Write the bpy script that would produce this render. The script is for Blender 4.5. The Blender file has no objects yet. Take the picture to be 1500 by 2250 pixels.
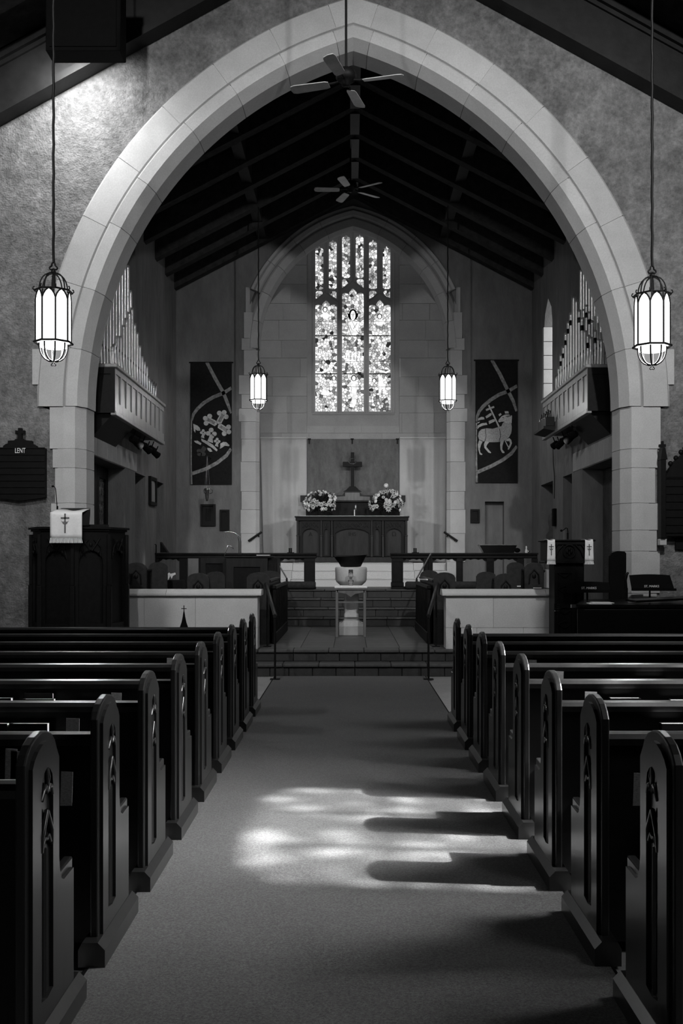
import bpy, bmesh, math, random
from mathutils import Vector, Matrix
from mathutils.geometry import tessellate_polygon

random.seed(7)
SC = bpy.context.scene
COL = SC.collection
PI = math.pi

# ------------------------------------------------------------------ camera
CAMZ, F, VX, VY = 1.5, 2250.0, 769.0, 1228.0
cd = bpy.data.cameras.new('camera')
cd.sensor_fit = 'HORIZONTAL'; cd.sensor_width = 36.0; cd.lens = 36.0 * F / 1500.0
cd.shift_x = -(VX - 750.0) / 1500.0
cd.shift_y = (VY - 1125.0) / 1500.0
cd.clip_start = 0.05; cd.clip_end = 200
cam = bpy.data.objects.new('camera', cd); COL.objects.link(cam)
cam.location = (0, 0, CAMZ); cam.rotation_euler = (PI / 2, 0, 0)
SC.camera = cam

# ------------------------------------------------------------------ world, sun, exposure
SC.view_settings.view_transform = 'Standard'
SC.view_settings.look = 'None'
SC.view_settings.exposure = 0.0
SC.view_settings.gamma = 1.0
SC.view_settings.use_curve_mapping = False
try:
    SC.cycles.use_denoising = True
    SC.cycles.max_bounces = 6
    SC.cycles.diffuse_bounces = 3
    SC.cycles.transparent_max_bounces = 8
    SC.cycles.sample_clamp_indirect = 6.0
except Exception:
    pass
world = bpy.data.worlds.new('overcast_sky'); SC.world = world
world.use_nodes = True
world.node_tree.nodes['Background'].inputs[0].default_value = (.8, .8, .8, 1)
world.node_tree.nodes['Background'].inputs[1].default_value = 1.0

def lamp(name, kind, loc, target, power, **kw):
    l = bpy.data.lights.new(name, kind); l.energy = power
    for k, v in kw.items(): setattr(l, k, v)
    o = bpy.data.objects.new(name, l); COL.objects.link(o); o.location = loc
    if target is not None:
        o.rotation_euler = (Vector(target) - Vector(loc)).to_track_quat('-Z', 'Y').to_euler()
    return o

SUN_DIR = Vector((-.87, .095, -.975))
lamp('sunlight', 'SUN', (12, 4, 14), Vector((12, 4, 14)) + SUN_DIR, 38.0, angle=math.radians(1.0))
lamp('soft_sun_fill', 'SUN', (12, 5, 14), Vector((12, 5, 14)) + SUN_DIR, 9.0, angle=math.radians(6))  # wider second sun, added to spread a soft glow round the sunlit patch
# daylight that falls in through the nave's side windows
for (yc, pw, sp_) in ((5.1, 88.0, 44), (8.3, 50.0, 100), (1.7, 35.0, 100)):
    lamp('nave_window_daylight', 'AREA', (4.62, yc, 4.2), (-.3, yc + .3, 0), pw, shape='RECTANGLE', size=1.7, size_y=3.6, spread=math.radians(sp_))

# ------------------------------------------------------------------ materials
def mat(name, v, rough=.6, metal=0.0, spec=.4, noise=None, bump=None, rnd=0.0, coat=0.0, stretch=None, trans=0.0, sheen=0.0):
    m = bpy.data.materials.new(name); m.use_nodes = True
    nt = m.node_tree; b = nt.nodes['Principled BSDF']
    b.inputs['Roughness'].default_value = rough
    b.inputs['Metallic'].default_value = metal
    b.inputs['Specular IOR Level'].default_value = spec
    b.inputs['Coat Weight'].default_value = coat
    b.inputs['Coat Roughness'].default_value = .25
    b.inputs['Transmission Weight'].default_value = trans
    b.inputs['Sheen Weight'].default_value = sheen
    b.inputs['Base Color'].default_value = (v, v, v, 1)
    geo = nt.nodes.new('ShaderNodeNewGeometry')
    pos = geo.outputs['Position']
    if stretch:
        mp = nt.nodes.new('ShaderNodeMapping'); mp.inputs['Scale'].default_value = stretch
        nt.links.new(pos, mp.inputs['Vector']); pos = mp.outputs['Vector']
    val = None
    if noise:
        for i, (sc, amt) in enumerate(noise):
            n = nt.nodes.new('ShaderNodeTexNoise'); n.inputs['Scale'].default_value = sc
            n.inputs['Detail'].default_value = 5.0; n.inputs['Roughness'].default_value = .62
            nt.links.new(pos, n.inputs['Vector'])
            r = nt.nodes.new('ShaderNodeMapRange')
            r.inputs['From Min'].default_value = .28; r.inputs['From Max'].default_value = .72
            r.inputs['To Min'].default_value = 1 - amt; r.inputs['To Max'].default_value = 1 + amt
            nt.links.new(n.outputs['Fac'], r.inputs['Value'])
            if val is None: val = r.outputs['Result']
            else:
                mm = nt.nodes.new('ShaderNodeMath'); mm.operation = 'MULTIPLY'
                nt.links.new(val, mm.inputs[0]); nt.links.new(r.outputs['Result'], mm.inputs[1]); val = mm.outputs[0]
    if rnd:
        oi = nt.nodes.new('ShaderNodeObjectInfo')
        r = nt.nodes.new('ShaderNodeMapRange')
        r.inputs['To Min'].default_value = 1 - rnd; r.inputs['To Max'].default_value = 1 + rnd
        nt.links.new(oi.outputs['Random'], r.inputs['Value'])
        if val is None: val = r.outputs['Result']
        else:
            mm = nt.nodes.new('ShaderNodeMath'); mm.operation = 'MULTIPLY'
            nt.links.new(val, mm.inputs[0]); nt.links.new(r.outputs['Result'], mm.inputs[1]); val = mm.outputs[0]
    if val is not None:
        mm = nt.nodes.new('ShaderNodeMath'); mm.operation = 'MULTIPLY'; mm.inputs[1].default_value = v
        nt.links.new(val, mm.inputs[0])
        cc = nt.nodes.new('ShaderNodeCombineColor')
        for k in range(3): nt.links.new(mm.outputs[0], cc.inputs[k])
        nt.links.new(cc.outputs[0], b.inputs['Base Color'])
    if bump:
        prev = None
        for (sc, st, dist, kind) in bump:
            if kind == 'v':
                n = nt.nodes.new('ShaderNodeTexVoronoi'); n.inputs['Scale'].default_value = sc; out = n.outputs['Distance']
            elif kind == 'w':
                n = nt.nodes.new('ShaderNodeTexWave'); n.inputs['Scale'].default_value = sc
                n.inputs['Distortion'].default_value = 4; n.inputs['Detail'].default_value = 2; out = n.outputs['Fac']
            else:
                n = nt.nodes.new('ShaderNodeTexNoise'); n.inputs['Scale'].default_value = sc
                n.inputs['Detail'].default_value = 4; out = n.outputs['Fac']
            nt.links.new(pos, n.inputs['Vector'])
            bp = nt.nodes.new('ShaderNodeBump'); bp.inputs['Strength'].default_value = st; bp.inputs['Distance'].default_value = dist
            nt.links.new(out, bp.inputs['Height'])
            if prev is not None: nt.links.new(prev, bp.inputs['Normal'])
            prev = bp.outputs['Normal']
        nt.links.new(prev, b.inputs['Normal'])
    return m

def emit(name, strength, noise=None, v=1.0):
    m = bpy.data.materials.new(name); m.use_nodes = True; nt = m.node_tree
    nt.nodes.remove(nt.nodes['Principled BSDF'])
    e = nt.nodes.new('ShaderNodeEmission'); e.inputs[0].default_value = (v, v, v, 1); e.inputs[1].default_value = strength
    if noise:
        geo = nt.nodes.new('ShaderNodeNewGeometry')
        n = nt.nodes.new('ShaderNodeTexNoise'); n.inputs['Scale'].default_value = noise[0]; n.inputs['Detail'].default_value = 3
        nt.links.new(geo.outputs['Position'], n.inputs['Vector'])
        r = nt.nodes.new('ShaderNodeMapRange'); r.inputs['From Min'].default_value = .3; r.inputs['From Max'].default_value = .7
        r.inputs['To Min'].default_value = strength * (1 - noise[1]); r.inputs['To Max'].default_value = strength * (1 + noise[1])
        nt.links.new(n.outputs['Fac'], r.inputs['Value']); nt.links.new(r.outputs['Result'], e.inputs[1])
    nt.links.new(e.outputs[0], nt.nodes['Material Output'].inputs[0])
    return m

def window_glass(name, lo, hi, scale):
    """old leaded glass that lets uneven amounts of daylight through"""
    m = bpy.data.materials.new(name); m.use_nodes = True; nt = m.node_tree
    nt.nodes.remove(nt.nodes['Principled BSDF'])
    geo = nt.nodes.new('ShaderNodeNewGeometry')
    n = nt.nodes.new('ShaderNodeTexNoise'); n.inputs['Scale'].default_value = scale; n.inputs['Detail'].default_value = 2
    nt.links.new(geo.outputs['Position'], n.inputs['Vector'])
    r = nt.nodes.new('ShaderNodeMapRange'); r.inputs['From Min'].default_value = .48; r.inputs['From Max'].default_value = .72
    r.inputs['To Min'].default_value = lo; r.inputs['To Max'].default_value = hi
    nt.links.new(n.outputs['Fac'], r.inputs['Value'])
    t = nt.nodes.new('ShaderNodeBsdfTransparent')
    cc = nt.nodes.new('ShaderNodeCombineColor')
    for k in range(3): nt.links.new(r.outputs['Result'], cc.inputs[k])
    nt.links.new(cc.outputs[0], t.inputs[0])
    nt.links.new(t.outputs[0], nt.nodes['Material Output'].inputs[0])
    return m

M = {}
M['stone'] = mat('limestone', .50, .8, spec=.2, noise=((3, .08), (60, .10)), bump=((140, .25, .004, 'n'),), rnd=.06)
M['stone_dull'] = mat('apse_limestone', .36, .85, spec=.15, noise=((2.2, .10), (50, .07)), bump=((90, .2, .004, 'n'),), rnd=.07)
M['mortar'] = mat('mortar', .50, .9, spec=.1, noise=((30, .1),))
M['plaster'] = mat('rough_plaster', .19, .9, spec=.1, noise=((1.1, .30), (5, .30), (22, .32)), bump=((42, .8, .022, 'n'), (14, .4, .022, 'v')))
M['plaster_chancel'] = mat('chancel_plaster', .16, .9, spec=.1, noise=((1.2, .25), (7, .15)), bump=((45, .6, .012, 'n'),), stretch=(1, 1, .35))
M['roof_wood'] = mat('roof_timber', .018, .9, spec=.03, noise=((8, .4),), stretch=(1, 1, 1))
M['beam'] = mat('beam_timber', .034, .8, spec=.08, noise=((9, .4),), bump=((18, .2, .006, 'n'),))
M['rafter'] = mat('raking_timber', .013, .5, spec=.25, noise=((5, .4),), bump=((16, .2, .006, 'n'),))
M['pew'] = mat('pew_oak', .015, .30, spec=.42, noise=((12, .35), (60, .2)), stretch=(1, 1, .12), coat=.35, bump=((60, .06, .002, 'n'),))
M['pew_back'] = mat('pew_oak_boards', .008, .42, spec=.25, noise=((12, .35),), stretch=(.12, 1, 1), coat=.05)
M['oak'] = mat('dark_carved_oak', .007, .5, spec=.12, noise=((20, .35),))
M['oak_mid'] = mat('altar_oak', .015, .5, spec=.2, noise=((16, .4),), stretch=(1, 1, .2))
M['oak_case'] = mat('organ_case_oak', .24, .4, spec=.45, noise=((10, .3),), stretch=(1, 1, .2), coat=.15)
M['oak_light'] = mat('table_oak', .12, .5, spec=.4, noise=((14, .3),), stretch=(1, 1, .2))
M['carpet'] = mat('aisle_carpet', .088, .97, spec=.05, noise=((1.2, .10), (110, .6), (260, .45)), bump=((320, .6, .006, 'n'),), sheen=.15)
M['floor'] = mat('nave_floor', .33, .45, spec=.4, noise=((5, .12), (40, .1)))
M['step'] = mat('dark_step_tile', .034, .6, spec=.35, noise=((12, .25), (70, .2)), rnd=.18, bump=((60, .25, .004, 'n'),))
M['nosing'] = mat('step_nosing', .075, .55, spec=.35, noise=((20, .2),), rnd=.1)
M['grout'] = mat('tile_grout', .15, .9, spec=.1)
M['tile'] = mat('chancel_tile', .085, .5, spec=.4, noise=((9, .25), (60, .2)), rnd=.14, bump=((50, .2, .003, 'n'),))
M['white_carpet'] = mat('pale_step_carpet', .40, .95, spec=.05, noise=((90, .2),), bump=((160, .6, .006, 'n'),))
M['iron'] = mat('black_iron', .006, .55, metal=.1, spec=.2, noise=((30, .3),))
M['matte_black'] = mat('matte_black', .005, .8, spec=.06, noise=((20, .2),))
M['gloss_black'] = mat('piano_lacquer', .005, .25, spec=.12, noise=((4, .2),))
M['chrome'] = mat('chrome', .62, .18, metal=1.0, noise=((12, .08),))
M['pipe'] = mat('organ_pipe_metal', .9, .28, metal=.75, noise=((20, .12),), stretch=(1, 1, .1), rnd=.2)
M['pipe_dark'] = mat('dark_pipe_collar', .04, .35, metal=.8, noise=((20, .2),))
M['cloth'] = mat('white_linen', .78, .9, spec=.1, noise=((40, .06),), bump=((200, .25, .003, 'n'),))
M['curtain'] = mat('curtain_linen', .50, .9, spec=.1, noise=((2.5, .06), (60, .05)), bump=((150, .25, .003, 'n'),))
M['dossal'] = mat('dossal_fabric', .14, .9, spec=.1, noise=((3, .25), (14, .2), (60, .12)), stretch=(1, 1, .4), bump=((120, .3, .003, 'n'),))
M['banner'] = mat('banner_cloth', .014, .9, spec=.1, noise=((20, .25),), bump=((150, .2, .003, 'n'),))
M['banner_band'] = mat('banner_braid', .20, .7, spec=.3, noise=((22, .6),))
M['banner_pale'] = mat('banner_applique', .44, .8, spec=.2, noise=((35, .3),))
M['banner_grey'] = mat('banner_shade', .16, .8, spec=.2, noise=((35, .3),))
M['wool'] = mat('banner_wool', .34, .9, spec=.1, noise=((70, .55),), bump=((80, .6, .006, 'n'),))
M['sign'] = mat('sign_letters', .85, .6, spec=.2, noise=((30, .03),))
M['paper'] = mat('paper', .70, .8, spec=.2, noise=((40, .08),))
M['card'] = mat('printed_card', .22, .8, spec=.2, noise=((90, .35),), stretch=(1, 1, 3))
M['book'] = mat('hymnal_cover', .006, .6, spec=.15, noise=((20, .3),))
M['petal'] = mat('white_petals', .70, .7, spec=.2, noise=((25, .15),))
M['petal_core'] = mat('flower_heart', .12, .8, spec=.2, noise=((60, .3),))
M['leaf'] = mat('dark_leaves', .022, .55, spec=.35, noise=((25, .5),))
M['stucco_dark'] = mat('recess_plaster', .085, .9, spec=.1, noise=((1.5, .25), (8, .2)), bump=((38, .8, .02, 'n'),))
M['plaque'] = mat('bronze_plaque', .006, .6, metal=.1, spec=.15, noise=((25, .4),))
M['glass'] = mat('clear_glass', .9, .05, spec=.5, trans=.95, noise=((5, .02),))
M['lead_pane'] = mat('leaded_pane', .12, .12, spec=.7, noise=((14, .7),), rnd=.4)
M['cushion'] = mat('kneeler_cushion', .035, .9, spec=.1, noise=((20, .3),))
M['upholstery'] = mat('stall_oak_edge', .022, .5, spec=.2, noise=((16, .35),))
M['brass'] = mat('dull_brass', .28, .3, metal=1.0, noise=((16, .2),))
M['lamp_pane'] = emit('opal_lamp_glass', 2.6, (2.2, .10))
M['lancet_glass'] = emit('bright_lancet_glass', 2.6, (3, .25))
GL = [emit('stained_glass_%s' % n, s, (9, .35)) for n, s in (('white', 1.05), ('pale', .62), ('mid', .34), ('grey', .13), ('deep', .03))]
M['gl_line'] = mat('glass_paint', .004, .8, spec=.1, noise=((30, .2),))
M['nave_glass'] = window_glass('leaded_nave_glass', .40, 1.0, 4.2)
M['nave_glass_dim'] = window_glass('dark_nave_glass', .012, .035, 3.0)

# ------------------------------------------------------------------ helpers
def wl(o):
    v = Vector((0, 0, 0))
    while o is not None:
        v += o.location; o = o.parent
    return v

def link(name, me, m, parent=None):
    o = bpy.data.objects.new(name, me); COL.objects.link(o)
    if m is not None and not me.materials: me.materials.append(m)
    if parent is not None: o.parent = parent
    return o

class MB:
    def __init__(s): s.v = []; s.f = []; s.s = []
    def add(s, vs, fs, smooth=False):
        n = len(s.v); s.v += [tuple(p) for p in vs]
        for f in fs: s.f.append(tuple(i + n for i in f)); s.s.append(smooth)
        return s
    def box(s, x0, x1, y0, y1, z0, z1, b=0.0):
        x0, x1 = min(x0, x1), max(x0, x1); y0, y1 = min(y0, y1), max(y0, y1); z0, z1 = min(z0, z1), max(z0, z1)
        if b <= 0:
            vs = [(x, y, z) for x in (x0, x1) for y in (y0, y1) for z in (z0, z1)]
            s.add(vs, [(0, 1, 3, 2), (4, 6, 7, 5), (0, 4, 5, 1), (2, 3, 7, 6), (0, 2, 6, 4), (1, 5, 7, 3)])
            return s
        b = min(b, (x1 - x0) / 2.01, (y1 - y0) / 2.01, (z1 - z0) / 2.01)
        lo = (x0, y0, z0); hi = (x1, y1, z1); vs = []; ix = {}
        for sx in (0, 1):
            for sy in (0, 1):
                for sz in (0, 1):
                    sg = (sx, sy, sz)
                    for ax in range(3):
                        p = []
                        for k in range(3):
                            c = hi[k] if sg[k] else lo[k]
                            if k != ax: c += -b if sg[k] else b
                            p.append(c)
                        ix[sg + (ax,)] = len(vs); vs.append(tuple(p))
        fs = []
        for ax in range(3):
            o1, o2 = [k for k in range(3) if k != ax]
            for sgn in (0, 1):
                q = []
                for (a, c) in ((0, 0), (1, 0), (1, 1), (0, 1)):
                    sg = [0, 0, 0]; sg[ax] = sgn; sg[o1] = a; sg[o2] = c
                    q.append(ix[tuple(sg) + (ax,)])
                fs.append(tuple(q))
        for ax in range(3):
            o1, o2 = [k for k in range(3) if k != ax]
            for a in (0, 1):
                for c in (0, 1):
                    g0 = [0, 0, 0]; g1 = [0, 0, 0]
                    g0[ax] = 0; g1[ax] = 1
                    g0[o1] = g1[o1] = a; g0[o2] = g1[o2] = c
                    fs.append((ix[tuple(g0) + (o1,)], ix[tuple(g1) + (o1,)], ix[tuple(g1) + (o2,)], ix[tuple(g0) + (o2,)]))
        for sx in (0, 1):
            for sy in (0, 1):
                for sz in (0, 1):
                    fs.append(tuple(ix[(sx, sy, sz, a)] for a in range(3)))
        s.add(vs, fs); return s
    @staticmethod
    def _p(axis, a, c, t):
        return (t, a, c) if axis == 'x' else ((a, t, c) if axis == 'y' else (a, c, t))
    def prism(s, poly, axis, t0, t1):
        n = len(poly)
        vs = [s._p(axis, a, c, t0) for a, c in poly] + [s._p(axis, a, c, t1) for a, c in poly]
        fs = [tuple(range(n)), tuple(range(2 * n - 1, n - 1, -1))]
        fs += [(i, i + n, (i + 1) % n + n, (i + 1) % n) for i in range(n)]
        return s.add(vs, fs)
    def plate(s, outer, holes, axis, t0, t1):
        loops = [list(outer)] + [list(h) for h in holes]
        tris = tessellate_polygon([[Vector((a, c, 0)) for a, c in l] for l in loops])
        flat = [p for l in loops for p in l]; n = len(flat)
        vs = [s._p(axis, a, c, t0) for a, c in flat] + [s._p(axis, a, c, t1) for a, c in flat]
        fs = [tuple(t) for t in tris] + [tuple(i + n for i in reversed(t)) for t in tris]
        k = 0
        for l in loops:
            m = len(l)
            fs += [(k + i, k + i + n, k + (i + 1) % m + n, k + (i + 1) % m) for i in range(m)]
            k += m
        return s.add(vs, fs)
    def tube(s, pts, r, seg=8, closed=False, smooth=True):
        pts = [Vector(p) for p in pts]; n = len(pts)
        rr = r if isinstance(r, (list, tuple)) else [r] * n
        vs = []; up = None
        for i, p in enumerate(pts):
            if closed: d = pts[(i + 1) % n] - pts[i - 1]
            else: d = pts[min(i + 1, n - 1)] - pts[max(i - 1, 0)]
            if d.length < 1e-9: d = Vector((0, 0, 1))
            d.normalize()
            if up is None:
                up = Vector((0, 0, 1)) if abs(d.z) < .9 else Vector((1, 0, 0))
            a = d.cross(up)
            if a.length < 1e-6: a = d.cross(Vector((0, 1, 0)))
            a.normalize(); c = a.cross(d).normalized(); up = c
            for k in range(seg):
                t = 2 * PI * k / seg
                vs.append(p + a * (rr[i] * math.cos(t)) + c * (rr[i] * math.sin(t)))
        fs = []
        for i in range(n if closed else n - 1):
            j = (i + 1) % n
            for k in range(seg):
                k2 = (k + 1) % seg
                fs.append((i * seg + k, i * seg + k2, j * seg + k2, j * seg + k))
        s.add(vs, fs, smooth)
        if not closed:
            s.add([vs[k] for k in range(seg)], [tuple(range(seg))])
            s.add([vs[(n - 1) * seg + k] for k in range(seg)], [tuple(range(seg))])
        return s
    def lathe(s, prof, seg=20, c=(0, 0, 0), smooth=True, a0=0.0, sx=1.0, sy=1.0):
        vs = []; fs = []; n = len(prof)
        for (r, z) in prof:
            for k in range(seg):
                t = a0 + 2 * PI * k / seg
                vs.append((c[0] + r * sx * math.cos(t), c[1] + r * sy * math.sin(t), c[2] + z))
        for i in range(n - 1):
            for k in range(seg):
                k2 = (k + 1) % seg
                fs.append((i * seg + k, i * seg + k2, (i + 1) * seg + k2, (i + 1) * seg + k))
        s.add(vs, fs, smooth)
        s.add(vs[:seg], [tuple(range(seg))]); s.add(vs[-seg:], [tuple(range(seg))])
        return s
    def blob(s, c, rx, ry, rz, seg=10, rings=6):
        prof = [(math.sin(PI * i / rings), -math.cos(PI * i / rings)) for i in range(rings + 1)]
        prof[0] = (.02, -1); prof[-1] = (.02, 1)
        vs = []; fs = []
        for (r, z) in prof:
            for k in range(seg):
                t = 2 * PI * k / seg
                vs.append((c[0] + rx * r * math.cos(t), c[1] + ry * r * math.sin(t), c[2] + rz * z))
        for i in range(len(prof) - 1):
            for k in range(seg):
                k2 = (k + 1) % seg
                fs.append((i * seg + k, i * seg + k2, (i + 1) * seg + k2, (i + 1) * seg + k))
        return s.add(vs, fs, True)
    def mesh(s, name, off=Vector((0, 0, 0))):
        me = bpy.data.meshes.new(name)
        me.from_pydata([(x - off[0], y - off[1], z - off[2]) for x, y, z in s.v], [], s.f)
        me.polygons.foreach_set('use_smooth', s.s)
        bm = bmesh.new(); bm.from_mesh(me)
        bmesh.ops.recalc_face_normals(bm, faces=bm.faces)
        bm.to_mesh(me); bm.free()
        return me
    def build(s, name, m, parent=None, bevel=0.0):
        me = s.mesh(name, wl(parent))
        o = link(name, me, M[m] if isinstance(m, str) else m, parent)
        if bevel:
            bv = o.modifiers.new('bevel', 'BEVEL'); bv.width = bevel; bv.segments = 2
            bv.limit_method = 'ANGLE'; bv.angle_limit = math.radians(40)
        return o

def tag(o, label=None, cat=None, group=None, kind=None):
    if label: o['label'] = label
    if cat: o['category'] = cat
    if group: o['group'] = group
    if kind: o['kind'] = kind
    return o

def empty(name, loc=(0, 0, 0), label=None, cat=None, group=None, kind=None):
    o = bpy.data.objects.new(name, None); COL.objects.link(o); o.location = loc
    o.empty_display_size = .1
    return tag(o, label, cat, group, kind)

def copy_tree(o, parent=None, loc=None, label=None):
    c = o.copy(); COL.objects.link(c); c.parent = parent
    if loc is not None: c.location = loc
    if label: c['label'] = label
    for ch in o.children: copy_tree(ch, c)
    return c

def P(px, py, D): return Vector(((px - VX) * D / F, D, CAMZ - (py - VY) * D / F))
def X_(px, D): return (px - VX) * D / F
def Z_(py, D): return CAMZ - (py - VY) * D / F
def rect(x0, x1, z0, z1): return [(x0, z0), (x1, z0), (x1, z1), (x0, z1)]

def text_mesh(body, size, depth, name='lettering'):
    c = bpy.data.curves.new(name, 'FONT'); c.body = body; c.size = size; c.extrude = depth
    c.align_x = 'CENTER'; c.align_y = 'CENTER'; c.resolution_u = 3
    o = bpy.data.objects.new(name, c); COL.objects.link(o)
    dg = bpy.context.evaluated_depsgraph_get()
    me = bpy.data.meshes.new_from_object(o.evaluated_get(dg))
    bpy.data.objects.remove(o); bpy.data.curves.remove(c)
    return me

def text_obj(body, size, loc, m, parent, depth=.004, sx=1.0, tilt=0.0, name='lettering', rz=0.0):
    me = text_mesh(body, size, depth, name)
    me.materials.clear(); me.materials.append(M[m])
    R = Matrix.Rotation(rz, 4, 'Z') @ Matrix.Rotation(PI / 2 + tilt, 4, 'X') @ Matrix.Diagonal((sx, 1, 1, 1))
    me.transform(R)
    o = link(name, me, None, parent); o.location = Vector(loc) - wl(parent)
    return o

# ------------------------------------------------------------------ main dimensions
XC = .04
AY = 13.40                     # face of the chancel arch wall
NL, NR = -4.66, 4.75           # nave side walls
CL, CR = -3.60, 3.76           # chancel side walls
EY = 21.20                     # wall with the sanctuary arch
BY = 23.30                     # back wall of the sanctuary
EX = .06
ZC, ZS, ZA = .32, .94, 1.42    # chancel floor, communion-rail floor, altar floor
def nave_z(x): return 9.71 - .55 * abs(x - XC)          # lower edge of the raking timber
def roof_z(x): return 8.95 - .52 * abs(x - .08)         # underside of chancel rafters

# ================================================================== STRUCTURE
# ---- nave floor and walls
fl = MB().box(NL, NR, -3.0, 13.4, -.12, 0).build('floor', 'floor'); tag(fl, 'pale hard floor of the nave beneath the pews', kind='structure')

def pointed(half, spring, off, cx, n=10):
    """outline of a pointed opening above the spring line, left to right"""
    R = half + off; te = math.acos(off / R)
    L = [(cx + off - R * math.cos(te * i / n), spring + R * math.sin(te * i / n)) for i in range(n + 1)]
    Rr = [(2 * cx - x, z) for x, z in reversed(L[:-1])]
    return L + Rr

def win_hole(y0, y1, z0, z1):
    return [(y0, z0), (y0, z1 - .25), (y0 + .22, z1 - .06), ((y0 + y1) / 2, z1), (y1 - .22, z1 - .06), (y1, z1 - .25), (y1, z0)]

NW = [(4.05, 6.15), (7.40, 9.20), (.80, 2.60)]
wallr = MB().plate(rect(-3, 13.85, 0, 8.2), [win_hole(a, b, 2.25, 6.35) for a, b in NW], 'x', NR, NR + .35).build('wall_right', 'plaster')
tag(wallr, 'rough plastered nave wall on the right, outside the picture', kind='structure')
walll = MB().box(NL - .3, NL, -3, 13.85, 0, 8.2).build('wall_left', 'plaster'); tag(walll, 'rough plastered nave wall on the left', kind='structure')
wallb = MB().prism([(NL - .3, 0), (NR + .35, 0), (NR + .35, 8), (XC, 10.7), (NL - .3, 8)], 'y', -3.25, -3.0).build('wall_back', 'plaster'); tag(wallb, 'plastered west wall behind the camera', kind='structure')
for i, (a, b) in enumerate(NW):
    r = empty('window_%d' % (i + 3), (NR + .2, (a + b) / 2, 2.25), 'leaded window with low arched head in the right nave wall', kind='structure')
    MB().plate(win_hole(a - .02, b + .02, 2.23, 6.37), [win_hole(a + .08, b - .08, 2.33, 6.24)], 'x', NR + .15, NR + .25).build('window_frame', 'stone', r)
    for k in (1, 2):
        y = a + (b - a) * k / 3
        MB().box(NR + .15, NR + .24, y - .025, y + .025, 2.3, 6.0 if k else 6.2).build('mullion', 'stone', r)
    for k in range(1, 5):
        MB().box(NR + .18, NR + .22, a + .05, b - .05, 2.3 + k * .75, 2.32 + k * .75).build('saddle_bar', 'iron', r)
    MB().plate(win_hole(a + .02, b - .02, 2.27, 6.33), [], 'x', NR + .2, NR + .201).build('glazing', 'nave_glass' if i == 0 else 'nave_glass_dim', r)

# ---- nave ceiling
ce = MB()
for sg in (-1, 1):
    xe = (NL - .4) if sg < 0 else (NR + .45)
    ce.add([(xe, -3.3, nave_z(xe) + .82), (XC, -3.3, nave_z(XC) + .82), (XC, 13.9, nave_z(XC) + .82), (xe, 13.9, nave_z(xe) + .82),
            (xe, -3.3, nave_z(xe) + .95), (XC, -3.3, nave_z(XC) + .95), (XC, 13.9, nave_z(XC) + .95), (xe, 13.9, nave_z(xe) + .95)],
           [(0, 1, 2, 3), (4, 7, 6, 5), (0, 4, 5, 1), (2, 6, 7, 3), (0, 3, 7, 4), (1, 5, 6, 2)])
ceil = ce.build('ceiling', 'roof_wood'); tag(ceil, 'dark boarded nave ceiling', kind='structure')

# ---- raking timbers against the arch wall
for n, sg in ((1, -1), (2, 1)):
    xe = (NL) if sg < 0 else NR
    t = empty('trim_%d' % n, ((xe + XC) / 2, 13.2, nave_z((xe + XC) / 2)), 'dark moulded raking timber along the %s slope of the arch wall' % ('left' if sg < 0 else 'right'), kind='structure')
    def band(z0, z1, y0, y1, name, m='rafter'):
        xs = [xe, XC]
        MB().prism([(xs[0], nave_z(xs[0]) + z0), (xs[1], nave_z(xs[1]) + z0), (xs[1], nave_z(xs[1]) + z1), (xs[0], nave_z(xs[0]) + z1)], 'y', y0, y1).build(name, m, t)
    band(.0, .10, 13.13, 13.42, 'lower_moulding')
    band(.10, .62, 13.19, 13.42, 'raking_board')
    band(.62, .68, 13.15, 13.42, 'bead')
    band(.68, .78, 13.09, 13.42, 'upper_moulding')
    # ceiling rafter nearer the camera
    band(.70, .82, 12.1, 12.35, 'ceiling_rafter', 'beam')

# ---- arch wall (plaster) with voussoirs and pier stones
OFF, SPR = 1.42, 3.49
R_OUT, R_MID, R_IN = 5.57, 5.19, 5.00
hole = [(XC - (R_OUT - .07 - OFF), 0)] + pointed(R_OUT - .07 - OFF, SPR, OFF, XC, 16) + [(XC + (R_OUT - .07 - OFF), 0)]
hole_o = [(XC - 3.80, 0)] + [(XC - 3.80, 3.40)] + pointed(R_OUT - .07 - OFF, SPR, OFF, XC, 16) + [(XC + 3.80, 3.40), (XC + 3.80, 0)]
outer = [(NL, 0), (NL, nave_z(NL) + .85), (XC, nave_z(XC) + .85), (NR, nave_z(NR) + .85), (NR, 0)]
# plaster is one plate: outline runs round the opening
def wall_with_gate(outer_left_to_right, gate):
    return outer_left_to_right + gate[::-1]
wf = MB().plate(wall_with_gate(outer, hole_o), [], 'y', AY + .03, AY + .45).build('wall_front', 'plaster')
tag(wf, 'mottled rough plaster wall around the great pointed arch', kind='structure')

def sector(mb, prof, t0, t1, off, cz, cx, side, n=5, gap=.004, end_apex=False):
    """profile [(R, y)] swept between angles t0,t1 (radians above spring)"""
    vs = []; m = len(prof)
    for i in range(n + 1):
        for (R, y) in prof:
            a = t0 + gap / R; b = (math.acos(off / R) if end_apex else t1 - gap / R)
            t = a + (b - a) * i / n
            x = off - R * math.cos(t); z = cz + R * math.sin(t)
            vs.append((cx + side * (-x) if side > 0 else cx + x, y, z))
    fs = [tuple(range(m)), tuple(range(n * m, n * m + m))]
    for i in range(n):
        for k in range(m):
            k2 = (k + 1) % m
            fs.append((i * m + k, i * m + k2, (i + 1) * m + k2, (i + 1) * m + k))
    mb.add(vs, fs)

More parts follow.
